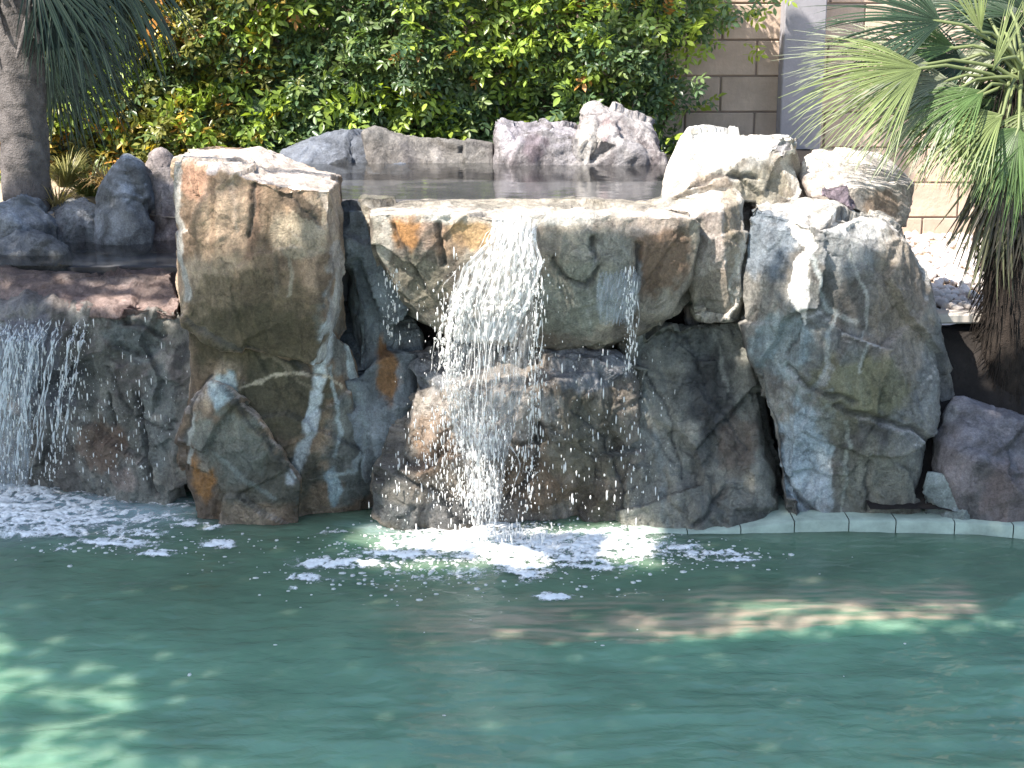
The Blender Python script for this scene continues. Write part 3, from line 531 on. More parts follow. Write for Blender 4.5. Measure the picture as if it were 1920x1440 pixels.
# ------------------------------------------------------------------ coping (pale pool edge, bottom right)
cop = empty('pool_coping', (1.5, 6.4, 0), label='pale green pool edging at the waterline under the right boulder', category='pool edge')
def cop_y(u): return np.interp(u, [1150, 1300, 1500, 1700, 1800, 1920, 2100, 2400], [6.40, 6.42, 6.44, 6.43, 6.41, 6.36, 6.28, 6.2])
us = [1180, 1290, 1390, 1490, 1592, 1680, 1790, 1900, 2020, 2160, 2300]
for k in range(len(us)-1):
    V = []; Fq = []; n = 6
    for j in range(n+1):
        u = us[k]+(us[k+1]-us[k]-2.)*j/n; y = float(cop_y(u)); x = (u-960)/F*(y*math.cos(PITCH)+CAMZ*math.sin(PITCH))
        zt = .010+.045*float(sst(1300, 1560, u))
        for (dy, z) in ((0, -.07), (0, zt-.008), (.008, zt), (.5, zt)): V.append((x, y+dy, z))
    for j in range(n):
        for c in range(3): a = j*4+c; Fq.append((a, a+4, a+5, a+1))
    link('coping_stone', np_mesh('coping_stone', V, Fq), COPING, cop)
# underwater bench along the rocks
V = []; Fq = []
ed = [(-400, 1120), (200, 1150), (560, 1185), (900, 1205), (1180, 1200), (1350, 1185), (1600, 1172), (1800, 1155), (1870, 1140), (1950, 1090), (2300, 1050)]
for (u, v) in ed:
    p = atz(u, v, -.12)
    V += [(p.x, p.y, -1.24), (p.x, p.y, -.14), (p.x, p.y+.02, -.12), (p.x*1.05, 6.9, -.30)]
for j in range(len(ed)-1):
    for c in range(3): a = j*4+c; Fq.append((a, a+4, a+5, a+1))
link('pool_bench', np_mesh('pool_bench', V, Fq), LEDGE, kind='structure')

# ------------------------------------------------------------------ water
SPL = [(atz(905, 1000, 0), .9), (atz(60, 920, 0), .8), (atz(1180, 1020, 0), .35)]
def wave(x, y):
    P = np.stack([x*1.0, y*1.6, 0*x], 1)
    h = .012*fbm(P*2.2, 201, 2)+.005*fbm(P*np.array([4.2, 6, 1])+.4*perlin(P*2, 204)[:, None], 202, 3)
    h += .0016*fbm(P*np.array([13, 17, 1]), 203, 1)+.011*fbm(P*np.array([2.4, 6.5, 1])+.6*perlin(P*1.5, 209)[:, None], 207, 2)*sst(6.3, 4.8, y)
    for c, a in SPL:
        r = np.sqrt((x-c.x)**2+((y-c.y)*1.1)**2); h += .006*a*np.sin(r*34+1.5*perlin(P*3, 208))*np.exp(-r*1.9)
    return h
nx, ny = 560, 520
xs = np.linspace(POOL_X0+.004, POOL_X1-.004, nx); ys = POOL_Y0+.004+(POOL_Y1-POOL_Y0-.01)*np.linspace(0, 1, ny)**.85
X, Y = np.meshgrid(xs, ys); x, y = X.ravel(), Y.ravel(); z = wave(x, y)
P = np.stack([x, y, z], 1); i = (np.arange(ny-1)[:, None]*nx+np.arange(nx-1)[None]).ravel(); Fc = np.stack([i, i+1, i+1+nx, i+nx], 1)
nP = len(P); ring = list(range(0, nx))+[r*nx+nx-1 for r in range(1, ny)]+[(ny-1)*nx+c for c in range(nx-2, -1, -1)]+[r*nx for r in range(ny-2, 0, -1)]
low = P[ring].copy(); low[:, 2] = -1.246; cen = np.array([[0, 4, -1.246]])
R = len(ring); Vw = np.concatenate([P, low])
side = [(ring[(k+1) % R], ring[k], nP+k, nP+(k+1) % R) for k in range(R)]
Fw = np.concatenate([Fc, np.array(side)])
# body colour of the water: deep teal, olive over the shallow bench, pale aqua where the falls churn it
TEAL = np.array((.17, .315, .215)); OLIV = np.array((.14, .235, .155)); SANDY = np.array((.39, .345, .25)); AQUA = np.array((.46, .66, .70))
eu = np.array([e[0] for e in ed]); ev_ = np.array([e[1] for e in ed]); epx = [atz(u, v, 0) for u, v in ed]
ye = np.interp(Vw[:, 0], [q.x for q in epx], [q.y for q in epx])
Pw = Vw*np.array([1, 1, 0]); wig = .05*fbm(Pw*np.array([7, 16, 1]), 230, 3)+.03*fbm(Pw*np.array([18, 40, 1]), 231, 2)
dist_in = Vw[:, 1]-ye+wig*.8                     # >0: over the bench
bwd = .03+.40*sst(atz(1000, 1190, 0).x, atz(500, 1190, 0).x, Vw[:, 0]); ov = sst(-bwd, bwd, dist_in); wc = TEAL*(1-ov[:, None])+OLIV*ov[:, None]
xs0, xs1 = atz(760, 1170, 0).x, atz(1870, 1150, 0).x
sa = ov*sst(.50, .16, dist_in+.35*wig+.10*sst(atz(1500, 1150, 0).x, xs1, Vw[:, 0]))*sst(xs0-.4, xs0+.7, Vw[:, 0])*sst(xs1+.02, xs1-.10, Vw[:, 0])*(.7+.8*perlin(Pw*np.array([7, 45, 1]), 233)+.4*perlin(Pw*np.array([16, 80, 1]), 234))
sa = np.clip(sa, 0, 1)[:, None]; wc = wc*(1-sa)+SANDY*sa  # sunlit sandy edge of the bench painted into the water colour
for (uu, vv, rx, ry, k) in [(20, 955, .6, .28, 1.3), (220, 955, .40, .14, .75), (905, 1010, .30, .12, .75), (1060, 1020, .35, .10, .5), (720, 985, .16, .07, .5)]:
    q = atz(uu, vv, 0); g = np.clip(k*np.exp(-((Vw[:, 0]-q.x+wig)/rx)**2-((Vw[:, 1]-q.y+wig)/ry)**2), 0, 1)[:, None]; wc = wc*(1-g)+AQUA*g
me = np_mesh('pool_water', Vw, Fw, wc, smooth=True)
bm = bmesh.new(); bm.from_mesh(me); bm.verts.ensure_lookup_table(); f = bm.faces.new([bm.verts[nP+k] for k in range(R)][::-1]); 
for e in f.edges: pass
bm.to_mesh(me); bm.free()
link('pool_water', me, POOLW, kind='structure')
def upper_water(name, poly, z, seed):
    us = [p[0] for p in poly]; x0 = min(us); x1 = max(us); y0 = min(p[1] for p in poly); y1 = max(p[1] for p in poly)
    n = 120; X, Y = np.meshgrid(np.linspace(x0, x1, n), np.linspace(y0, y1, n)); x, y = X.ravel(), Y.ravel()
    P = np.stack([x, y, 0*x], 1); P[:, 2] = z+.0012*fbm(P*np.array([5, 9, 1]), seed, 3)
    i = (np.arange(n-1)[:, None]*n+np.arange(n-1)[None]).ravel(); Fc = np.stack([i, i+1, i+1+n, i+n], 1)
    link(name, np_mesh(name, P, Fc, smooth=True), UPW, kind='structure')
upper_water('basin_water', [(-1.28, 6.80), (.85, 8.4)], 1.352, 301)
upper_water('left_basin_water', [(-2.6, 7.06), (-1.30, 7.95)], 1.02, 305)
link('left_basin_floor', box_mesh('left_basin_floor', -2.8, -1.2, 7.34, 8.1, .861, .96), STONEG, kind='structure')
link('soil_bank', box_mesh('soil_bank', -1.35, 1.7, 8.5, 9.3, .862, 1.3), SOIL, kind='structure')

# foam: a lumpy lace of bubbles where noise and distance leave it
def foam(name, blobs, res, seed, label, lift=.004, zmin=None, thr=.12):
    c = [(atz(u, v, 0), ru, rv, k) for (u, v, ru, rv, k) in blobs]
    x0 = min(p.x-ru*2/430 for p, ru, rv, k in c); x1 = max(p.x+ru*2/430 for p, ru, rv, k in c); y0 = min(p.y-rv*2/150 for p, ru, rv, k in c); y1 = max(p.y+rv*2/150 for p, ru, rv, k in c)
    X, Y = np.meshgrid(np.arange(x0, x1, res), np.arange(y0, y1, res)); n, m = X.shape; x, y = X.ravel(), Y.ravel()
    P = np.stack([x, y, 0*x], 1)
    u, v = to_px(x, y, 0*x)
    M = np.zeros(len(x))
    wu = u+22*fbm(P*6, seed+1, 3); wv = v+9*fbm(P*6+9, seed+2, 3)
    for (uu, vv, ru, rv, k) in blobs:
        d = ((wu-uu)/ru)**2+((wv-vv)/rv)**2; M = np.maximum(M, k*np.exp(-d))
    nz = .5+fbm(P*np.array([34, 30, 1]), seed, 4, .7)*1.3; r1 = 1-np.abs(fbm(P*np.array([17, 16, 1])+.3*perlin(P*9, seed+4)[:, None], seed+5, 3))*5
    val = M*(.35+.6*nz+.38*np.clip(r1, -.6, 1))
    keep = val > thr
    P[:, 2] = wave(x, y)+.0025+.009*np.clip(val-thr, 0, 1)+.0035*perlin(P*90, seed+8)*np.clip(val-thr, 0, .5)*2
    i = (np.arange(n-1)[:, None]*m+np.arange(m-1)[None]).ravel(); Fc = np.stack([i, i+1, i+1+m, i+m], 1)
    kf = keep[Fc].sum(1) >= 3; Fc = Fc[kf]
    used = np.unique(Fc); mp = -np.ones(len(P), int); mp[used] = np.arange(len(used))
    return link(name, np_mesh(name, P[used], mp[Fc], np.repeat(.92*sst(thr-.02, thr+.6, val[used])[:, None], 3, 1), smooth=True), FOAM, kind='stuff', label=label, category='foam')
foam('splash_foam', [(905, 985, 70, 20, 1.3), (900, 1018, 170, 36, 1.3), (1060, 1028, 190, 34, 1.25), (740, 1040, 80, 9, 1.3), (640, 1058, 74, 10, 1.4), (575, 1085, 44, 7, 1.25), (985, 1075, 40, 18, 1.3), (1040, 1118, 36, 8, 1.2), (960, 1060, 60, 12, 1.0), (1080, 1062, 120, 10, .8), (1380, 1055, 50, 5, 1.0), (620, 1000, 60, 9, .5), (840, 1080, 160, 16, .45), (1150, 1045, 120, 16, .62), (1330, 1042, 66, 6, 1.1), (1270, 1030, 60, 6, 1.1), (780, 1015, 90, 14, .7), (545, 1103, 14, 5, .8), (1000, 1000, 200, 12, .6)], .0055, 401, 'white foam spreading over the pool under the main waterfall')
foam('side_foam', [(40, 965, 220, 38, 1.25), (200, 975, 160, 22, .9), (100, 1003, 120, 9, .85), (230, 1018, 70, 8, 1.2), (300, 1040, 46, 7, 1.2), (410, 1020, 40, 9, 1.3), (250, 1000, 60, 8, 1.1), (370, 985, 60, 8, .9), (260, 930, 90, 12, .85), (330, 945, 60, 8, .6), (30, 925, 160, 30, 1.1), (180, 970, 120, 14, .55), (120, 1028, 24, 6, .6)], .0055, 431, 'pale foam drifting at the foot of the left waterfall')

# ------------------------------------------------------------------ falling water
def drops(name, paths, n, size, label, seed, spread=.02):
    r = np.random.default_rng(seed); ph = (1+5**.5)/2
    ico = np.array([(-1, ph, 0), (1, ph, 0), (-1, -ph, 0), (1, -ph, 0), (0, -1, ph), (0, 1, ph), (0, -1, -ph), (0, 1, -ph), (ph, 0, -1), (ph, 0, 1), (-ph, 0, -1), (-ph, 0, 1)])/1.9
    fi = np.array([(0, 11, 5), (0, 5, 1), (0, 1, 7), (0, 7, 10), (0, 10, 11), (1, 5, 9), (5, 11, 4), (11, 10, 2), (10, 7, 6), (7, 1, 8), (3, 9, 4), (3, 4, 2), (3, 2, 6), (3, 6, 8), (3, 8, 9), (4, 9, 5), (2, 4, 11), (6, 2, 10), (8, 6, 7), (9, 8, 1)])
    V = []; Fs = []
    wts = np.array([p[2] for p in paths], float); wts /= wts.sum()
    for k in range(n):
        pts, sp, _w = paths[r.choice(len(paths), p=wts)]; t = r.random()*(len(pts)-1); i = int(t); a = at(*pts[i]); b = at(*pts[i+1]); p = a.lerp(b, t-i)
        s = size*(.35+r.random()**3*1.4); el = 1.5+r.random()**1.5*7; s *= .8
        c = np.array(p)+np.array([r.normal()*sp, r.normal()*sp*.6-.01, r.normal()*.01])
        V.append(ico*np.array([s, s, s*el])*(1+.25*r.normal(size=(12, 1))*.6)+c); Fs.append(fi+12*k)
    return link(name, np_mesh(name, np.concatenate(V), np.concatenate(Fs), smooth=True), DROP, kind='stuff', label=label, category='water drops')
def streams(name, paths, label, seed, mat=None, cat='waterfall'):
    """each path: (points(u,v,Y), radius m, count, spread m)"""
    r = np.random.default_rng(seed); parts = []
    for pts, rad, cnt, sp in paths:
        P3 = [at(*p) for p in pts]
        for c in range(cnt):
            ox, oy = r.normal()*sp, -abs(r.normal())*sp*.4; t0 = r.random()*.25; t1 = .75+r.random()*.25; n = 44; ph = r.random(4)*6; rr = rad*(.5+r.random())
            q = []; rd = []
            for j in range(n):
                t = (t0+(t1-t0)*j/(n-1))*(len(P3)-1); i = min(int(t), len(P3)-2); p = P3[i].lerp(P3[i+1], t-i)
                q.append(p+Vector((ox*(1+.3*math.sin(t*3+ph[0]))+.005*math.sin(t*9+ph[1]), oy+.004*math.sin(t*13+ph[2]), 0))); rd.append(rr*max(.06, .35+.75*math.sin(t*23+ph[3])+.9*(r.random()-.5))*min(1, j/3+.15, (n-1-j)/4+.1))
            parts.append(tube(q, [max(.0006, x) for x in rd], 5))
    V, Fq = join_parts(parts)
    return link(name, np_mesh(name, V, Fq, smooth=True), mat or STREAM, kind='stuff', label=label, category=cat)
YS = 6.50
main = [([(975, 398, 6.56), (960, 440, 6.5), (930, 490, 6.46), (900, 560, 6.44), (905, 640, 6.44), (900, 760, 6.42), (905, 880, 6.40), (905, 985, 6.38)], .0022, 11, .05),
        ([(965, 400, 6.55), (955, 470, 6.49), (945, 560, 6.46), (935, 600, 6.46)], .0045, 44, .05), ([(900, 480, 6.48), (870, 540, 6.45), (850, 600, 6.45), (845, 680, 6.44)], .0026, 16, .035),
        ([(1000, 480, 6.50), (1005, 600, 6.48), (1003, 760, 6.46), (990, 900, 6.44)], .0028, 5, .02), ([(880, 760, 6.5), (900, 860, 6.46), (910, 960, 6.4)], .004, 22, .045), ([(1188, 500, 6.52), (1186, 620, 6.5), (1180, 700, 6.5)], .0022, 3, .01), ([(835, 620, 6.5), (830, 700, 6.5)], .003, 5, .02)]
streams('main_waterfall', main, 'white ropes of the main waterfall pouring from the middle of the spill slab', 501, white_water('white_stream', .9, (.96, .95, .93), .3))
drops('main_spray', [([(930, 480, 6.45), (900, 600, 6.43), (890, 760, 6.42), (900, 960, 6.38)], .11, 2.6), ([(870, 540, 6.44), (840, 640, 6.44), (860, 760, 6.44)], .03, 2.2), ([(905, 780, 6.44), (905, 970, 6.38)], .05, 3), ([(860, 760, 6.48), (840, 860, 6.46), (860, 940, 6.44)], .10, 2.5),
                     ([(1005, 480, 6.47), (1005, 700, 6.45), (990, 960, 6.42)], .02, 1.4), ([(1180, 500, 6.5), (1180, 700, 6.48)], .012, .5), ([(730, 500, 6.6), (735, 640, 6.6)], .02, .25), ([(1100, 640, 6.5), (1080, 960, 6.42)], .16, .5), ([(1180, 640, 6.5), (1190, 960, 6.42)], .06, .25), ([(900, 985, 6.35), (1000, 1010, 6.33), (1120, 1030, 6.3)], .10, 1.4), ([(760, 860, 6.5), (760, 980, 6.5)], .06, .3)],
      6000, .0027, 'white drops and spray of the main waterfall', 503)
side = [([(x, 592, 6.92), (x-8-.06*x, 640, 6.80), (x-24-.1*x, 760, 6.76), (x-38-.12*x, 900, 6.74)], .0032, c, s) for x, c, s in ((10, 16, .05), (50, 16, .04), (75, 8, .02), (112, 5, .008), (150, 6, .008), (168, 3, .006), (-30, 16, .06))]
streams('left_waterfall', side, 'thin lilac-white threads of the small waterfall at the far left', 511)
def flecks(name, areas, n, label, seed):
    r = np.random.default_rng(seed); bm = bmesh.new(); bmesh.ops.create_icosphere(bm, subdivisions=1, radius=1); bv = np.array([v.co[:] for v in bm.verts]); bf = np.array([[v.index for v in f.verts] for f in bm.faces]); bm.free(); V = []; Fs = []
    w_ = np.array([a[4] for a in areas], float); w_ /= w_.sum()
    for k in range(n):
        u0, v0, ru, rv, _ = areas[r.choice(len(areas), p=w_)]; p = atz(u0+r.normal()*ru, v0+r.normal()*rv, 0)
        if p.y > 6.6: continue
        z = float(wave(np.array([p.x]), np.array([p.y]))[0]); s_ = .0022+.006*r.random()**3; V.append(bv*np.array([s_*(1+1.2*r.random()), s_*(1+1.5*r.random()), s_*.7])+np.array([p.x, p.y, z])); Fs.append(bf+len(bv)*(len(V)-1))
    link(name, np_mesh(name, np.concatenate(V), np.concatenate(Fs), smooth=True), DROP, kind='stuff', label=label, category='bubbles')
flecks('bubbles', [(1000, 1030, 160, 22, 5), (900, 1010, 90, 18, 4), (900, 1080, 200, 24, 1.2), (700, 1050, 90, 16, 1), (1300, 1045, 80, 12, .6), (150, 960, 160, 30, 1.5), (250, 1020, 120, 14, .6), (960, 1200, 500, 60, .12)], 2200, 'small white bubbles and flecks floating around both splashes', 541)
# glassy sheet behind the left threads
def sheet_mesh(name, left, right, label, seed, n=40, m=30, mat=None):
    V = []; 
    for j in range(n+1):
        t = j/n*(len(left)-1); i = min(int(t), len(left)-2); a = at(*left[i]).lerp(at(*left[i+1]), t-i); b = at(*right[i]).lerp(at(*right[i+1]), t-i)
        for k in range(m+1):
            p = a.lerp(b, k/m); V.append((p.x, p.y+.012*math.sin(k*1.7+.2*j)+.006*math.sin(k*4.1+j*.5), p.z+(.01*math.sin(k*2.3) if j in (0, n) else 0)))
    Fq = [(j*(m+1)+k, j*(m+1)+k+1, (j+1)*(m+1)+k+1, (j+1)*(m+1)+k) for j in range(n) for k in range(m)]
    return link(name, np_mesh(name, V, Fq, smooth=True), mat or SHEET, kind='stuff', label=label, category='waterfall')
sheet_mesh('left_water_sheet', [(-80, 592, 6.95), (-90, 640, 6.84), (-95, 780, 6.80), (-100, 925, 6.78)], [(95, 594, 6.94), (85, 640, 6.82), (60, 780, 6.78), (50, 920, 6.76)], 'glassy sheet of water hanging behind the threads at the far left', 3)
sheet_mesh('white_water_sheet', [(925, 404, 6.56), (918, 450, 6.50), (868, 500, 6.47), (842, 560, 6.46), (838, 640, 6.46)], [(1010, 404, 6.56), (1005, 450, 6.50), (1018, 490, 6.48), (1000, 560, 6.46), (960, 640, 6.46)], 'bright white sheet of water sliding over the middle of the spill slab', 6, mat=white_water('white_sheet', .62, (.93, .94, .95), .4))
sheet_mesh('water_veil', [(838, 640, 6.455), (832, 720, 6.44), (868, 860, 6.41), (885, 985, 6.38)], [(1008, 560, 6.47), (985, 720, 6.44), (950, 860, 6.41), (935, 985, 6.38)], 'torn white veil of falling water between slab and splash foam', 8, mat=white_water('white_veil', .24, (.93, .94, .95), .4))
sheet_mesh('thin_water_film', [(1122, 512, 6.52), (1118, 560, 6.5), (1125, 610, 6.52)], [(1196, 508, 6.52), (1186, 560, 6.5), (1170, 605, 6.52)], 'thin bluish film of water on the right half of the spill slab', 4)
drops('side_spray', [([(60, 600, 6.9), (45, 720, 6.78), (30, 900, 6.75)], .06, 3), ([(155, 600, 6.9), (120, 740, 6.78), (95, 900, 6.75)], .03, 1.2), ([(150, 700, 6.8), (150, 880, 6.76)], .05, .5), ([(240, 700, 6.76), (240, 900, 6.74)], .12, .5), ([(300, 600, 6.8), (200, 930, 6.74)], .12, .3)], 1500, .0024, 'small drops around the left waterfall', 521)

# ------------------------------------------------------------------ leaves
def leaflet(L=1., W=.42):
    V = np.array([(0, 0, 0), (W*.42, L*.3, .05), (W*.5, L*.62, .04), (0, L, -.08), (-W*.5, L*.62, .04), (-W*.42, L*.3, .05), (0, L*.3, -.02), (0, L*.62, -.03)])
    Fq = np.array([(0, 1, 6, 6), (6, 1, 2, 7), (7, 2, 3, 3), (0, 6, 5, 5), (6, 7, 4, 5), (7, 3, 4, 4)]); return V, Fq
def tri_faces(Fq):
    out = []
    for q in Fq:
        q = list(dict.fromkeys(q)); out.append(q[:3])
        if len(q) == 4: out.append([q[0], q[2], q[3]])
    return np.array(out)
LV, LF = leaflet(); LT = tri_faces(LF)
def rotm(d, n):
    """rows: x, y=d, z=n arrays -> (N,3,3)"""
    d = d/np.linalg.norm(d, axis=1, keepdims=True); x = np.cross(d, n); x /= np.linalg.norm(x, axis=1, keepdims=True)+1e-9; z = np.cross(x, d); return np.stack([x, d, z], 2)
def sprig_tpl(r, n=7, L=.039):
    V = []; Fc = []; o = 0
    for k in range(n):
        t = k//2; sd = -1 if k % 2 else 1
        if k == n-1: base = np.array((0, .024*(n//2), 0)); d = np.array((0, 1., -.15))
        else: base = np.array((0, .012+.024*t, 0)); d = np.array((sd*1., .45, -.15+.3*r.normal()*.5))
        d = d+r.normal(size=3)*.15; nn = np.array((0, 0, 1.))+r.normal(size=3)*.3
        Rm = rotm(d[None], nn[None])[0]; V.append((LV*L*(.8+.4*r.random()))@Rm.T+base); Fc.append(LT+o); o += len(LV)
    V.append(np.array([(-.001, -.03, 0), (.001, -.03, 0), (.0008, .024*(n//2), 0), (-.0008, .024*(n//2), 0)])); Fc.append(np.array([(0, 1, 2), (0, 2, 3)])+o)
    return np.concatenate(V), np.concatenate(Fc)
r0 = np.random.default_rng(11); SPR = [sprig_tpl(r0, n) for n in (7, 7, 9, 5)]
GREENS = np.array([(.09, .155, .07), (.115, .185, .075), (.145, .21, .08), (.07, .12, .06), (.17, .23, .07)]); LIME = np.array([(.34, .44, .07), (.25, .35, .07)]); RUST = np.array([(.50, .24, .07), (.45, .32, .07), (.55, .38, .06)])
def hedge_front(x, z):
    P = np.stack([x, 0*x, z], 1); return 8.95+.16*fbm(P*2.2, 601, 3)+.07*perlin(P*6, 602)
def hedge_ok(x, z, r):
    u, v = to_px(x, np.full_like(x, 9.), z)
    edge = 1255+np.where(v < 60, 50, 0)+25*np.sin(v*.05)-np.clip(v-200, 0, 80)*.3
    e2 = 40 + 30*np.sin(v*.04)
    return (u < edge+r.normal(size=len(x))*22) & (u > -200)
r = np.random.default_rng(21); n = 13000
x = r.uniform(-3.3, 1.25, n); z = r.uniform(1.0, 2.62, n); ok = hedge_ok(x, z, r); x, z = x[ok], z[ok]
y = hedge_front(x, z)+r.random(len(x))**1.5*.22-.03
order = np.argsort(y-hedge_front(x, z))
x, y, z = x[order], y[order], z[order]
u, v = to_px(x, y, z)
# direction: outwards and sideways with a droop; normals to the sky/front
d = np.stack([r.normal(size=len(x))*.8, -.5-.4*r.random(len(x)), r.normal(size=len(x))*.6-.15], 1); nn = np.stack([r.normal(size=len(x))*.5-.25, -.75+r.normal(size=len(x))*.4, .75+r.normal(size=len(x))*.35], 1)
Rm = rotm(d, nn)
col = GREENS[r.integers(0, 5, len(x))]*(.7+.6*r.random((len(x), 1)))
P = np.stack([x, y, z], 1); cl = fbm(P*4.5, 610, 2)
rustk = np.clip((620-u)/420, .03, 1)*.55
lime = (cl > .12) & (r.random(len(x)) < .55) & ((y-hedge_front(x, z)) < .06); col[lime] = LIME[r.integers(0, 2, lime.sum())]*(.7+.5*r.random((lime.sum(), 1)))
cl2 = fbm(P*6, 611, 2); rust = (cl2 > .02) & (r.random(len(x)) < rustk) & ((y-hedge_front(x, z)) < .12); col[rust] = RUST[r.integers(0, 3, rust.sum())]*(.6+.6*r.random((rust.sum(), 1)))
olive = (~lime) & (~rust) & (r.random(len(x)) < np.clip((600-u)/500, 0, .6)); col[olive] = np.array((.23, .235, .06))*(.6+.7*r.random((olive.sum(), 1)))
sc = .85+.5*r.random(len(x)); sc[lime] *= 1.25
vine = empty('climbing_vine', (-1, 9.1, 1.0), label='dense leafy vine with green, lime and rusty leaves covering the wall behind the rocks', category='hedge')
inst_v = []; inst_f = []; inst_c = []; o = 0; nobj = 0
cols_sh = {}
for k in range(len(x)):
    tv, tf = SPR[k % 4]
    Vk = (tv*sc[k])@Rm[k].T
    vis = -60 < u[k] < 1330 and -40 < v[k] < 300
    if nobj < 300 and vis and (lime[k] or rust[k] or k % 6 == 0):
        me = np_mesh('leaf', Vk, tf, np.repeat(col[k][None], len(tv), 0)); ob = link('leaf', me, LEAF, vine); ob.location = (x[k], y[k], z[k]); nobj += 1; continue
    inst_v.append(Vk+P[k]); inst_f.append(tf+o); o += len(tv)
    cc = np.repeat(col[k][None], len(tv), 0)*(.8+.4*r.random((len(tv), 1))); inst_c.append(cc)
link('leaf_mass', np_mesh('leaf_mass', np.concatenate(inst_v), np.concatenate(inst_f), np.concatenate(inst_c)), LEAF, vine, kind='stuff')
# stems behind
parts = []
for k in range(46):
    bx_ = random.uniform(-3.1, .85); pts = []; xx = bx_; 
    for j in range(12):
        pts.append((xx, 9.16+random.uniform(-.05, .05), .9+j*.155)); xx += random.uniform(-.07, .07)
    parts.append(tube(pts, [.012*(1-j/14) for j in range(12)], 5))
V, Fq = join_parts(parts); link('stems', np_mesh('stems', V, Fq, smooth=True), TWIG, vine)
# hanging shoot tips over the wall at right of the vine
def shoots(name, spots, label, r):
    V = []; Fc = []; C = []; o = 0
    for (uu, vv, Y, k) in spots:
        for j in range(k):
            c = np.array(at(uu+r.normal()*16, vv+r.normal()*14, Y+r.normal()*.03)); tv, tf = SPR[j % 4]
            R1 = rotm(np.array([[r.normal()*.7, -.4, -.3+r.normal()*.5]]), np.array([[-.2, -.8, .6]])+r.normal(size=(1, 3))*.4)[0]
            V.append((tv*(.9+.5*r.random()))@R1.T+c); Fc.append(tf+o); o += len(tv); C.append(np.repeat((GREENS[j % 5]*1.3 if r.random() > .4 else LIME[0])[None], len(tv), 0))
    return np.concatenate(V), np.concatenate(Fc), np.concatenate(C)
V, Fc, C = shoots('x', [(1330, 10, 9.1, 10), (1360, 30, 9.1, 6), (1410, 20, 9.1, 7), (1300, 25, 9.05, 9), (1250, 170, 9.0, 7), (1185, 175, 8.9, 8), (1300, 190, 9.15, 6), (1320, 70, 9.1, 3), (1380, 90, 9.15, 3), (1270, 60, 9.0, 10), (1340, -30, 9.0, 16), (1430, -25, 9.0, 14)], '', np.random.default_rng(31))
link('shoots', np_mesh('shoots', V, Fc, C), LEAF, vine, kind='stuff')

# ------------------------------------------------------------------ fan palms
def fan(r, hub, direc, nrm, L, spread=2.6, n=34, fold=.10, droop=.5, joined=.38, col=(.07, .12, .04), width=1.):
    """fan leaf: blades radiating from the hub, pleated, splitting, drooping at the tips"""
    hub = Vector(hub); d = Vector(direc).normalized(); nn = Vector(nrm); x = d.cross(nn).normalized(); nn = x.cross(d).normalized()
    V = []; Fq = []; C = []
    for k in range(n):
        a = (k/(n-1)-.5)*spread; Lk = L*(1-.28*abs(k/(n-1)-.5)*2)*(.9+.18*r.random()); bd = (d*math.cos(a)+x*math.sin(a)).normalized(); sdv = (x*math.cos(a)-d*math.sin(a)).normalized()
        da = spread/(n-1); dr = droop*(.7+.6*r.random()); tw = r.normal()*.25; m = 9; o = len(V); side = r.normal()*.05
        cc = np.array(col)*(.7+.7*r.random())
        for j in range(m+1):
            t = j/m; w = math.tan(da/2)*t*Lk if t < joined else math.tan(da/2)*joined*Lk*(1-((t-joined)/(1-joined))**1.6)*.95
            w = min(w, .020*width)*1.0+.0005
            g = dr*max(0, t-joined*.6)**2*Lk
            p = hub+bd*(t*Lk*(1-.25*dr*t*t))+Vector((0, 0, -g))+nn*(.05*L*math.sin(t*1.6))+sdv*(side*t*t*Lk)
            fz = w*(.7 if t < joined else .45)
            s2 = (sdv+nn*tw*(t > joined)*t).normalized()
            V += [p-s2*w+nn*fz, p, p+s2*w+nn*fz]; C += [cc*(1.0+.25*t)]*3
        for j in range(m):
            b = o+3*j; Fq += [(b, b+1, b+4, b+3), (b+1, b+2, b+5, b+4)]
    return [tuple(v) for v in V], Fq, np.array(C)
def palm_leaf(par, r, hub, direc, nrm, L, root, name='frond', **k):
    V, Fq, C = fan(r, hub, direc, nrm, L, **k); o = link(name, np_mesh(name, V, Fq, C), PALM, par)
    if root is not None:
        root = Vector(root); hub = Vector(hub); mid = root.lerp(hub, .5)+Vector((0, 0, .04))
        q = [root, root.lerp(mid, .5)+Vector((0, 0, .02)), mid, mid.lerp(hub, .5)+Vector((0, 0, .015)), hub, hub+Vector(direc).normalized()*.05]
        tv, tf = tube(q, [.010, .009, .008, .0075, .007, .003], 6); link('petiole', np_mesh('petiole', tv, tf, smooth=True), STEM, o)
    return o
rp = np.random.default_rng(77)
PB = at(1898, 715, 6.98); PC = at(1905, 150, 7.12)
palm = empty('fan_palm', (PB.x, PB.y, .45), label='green fan palm with a shaggy dark trunk at the right edge', category='palm tree')
pts = [PB+Vector((0, 0, -.25))]+[PB.lerp(PC, t) for t in (.1, .25, .4, .55, .7, .85, 1.)]
V, Fq = tube(pts, [.15, .14, .13, .125, .12, .11, .09, .05], 18); link('trunk', np_mesh('trunk', V, Fq, smooth=True), DBARK, palm)
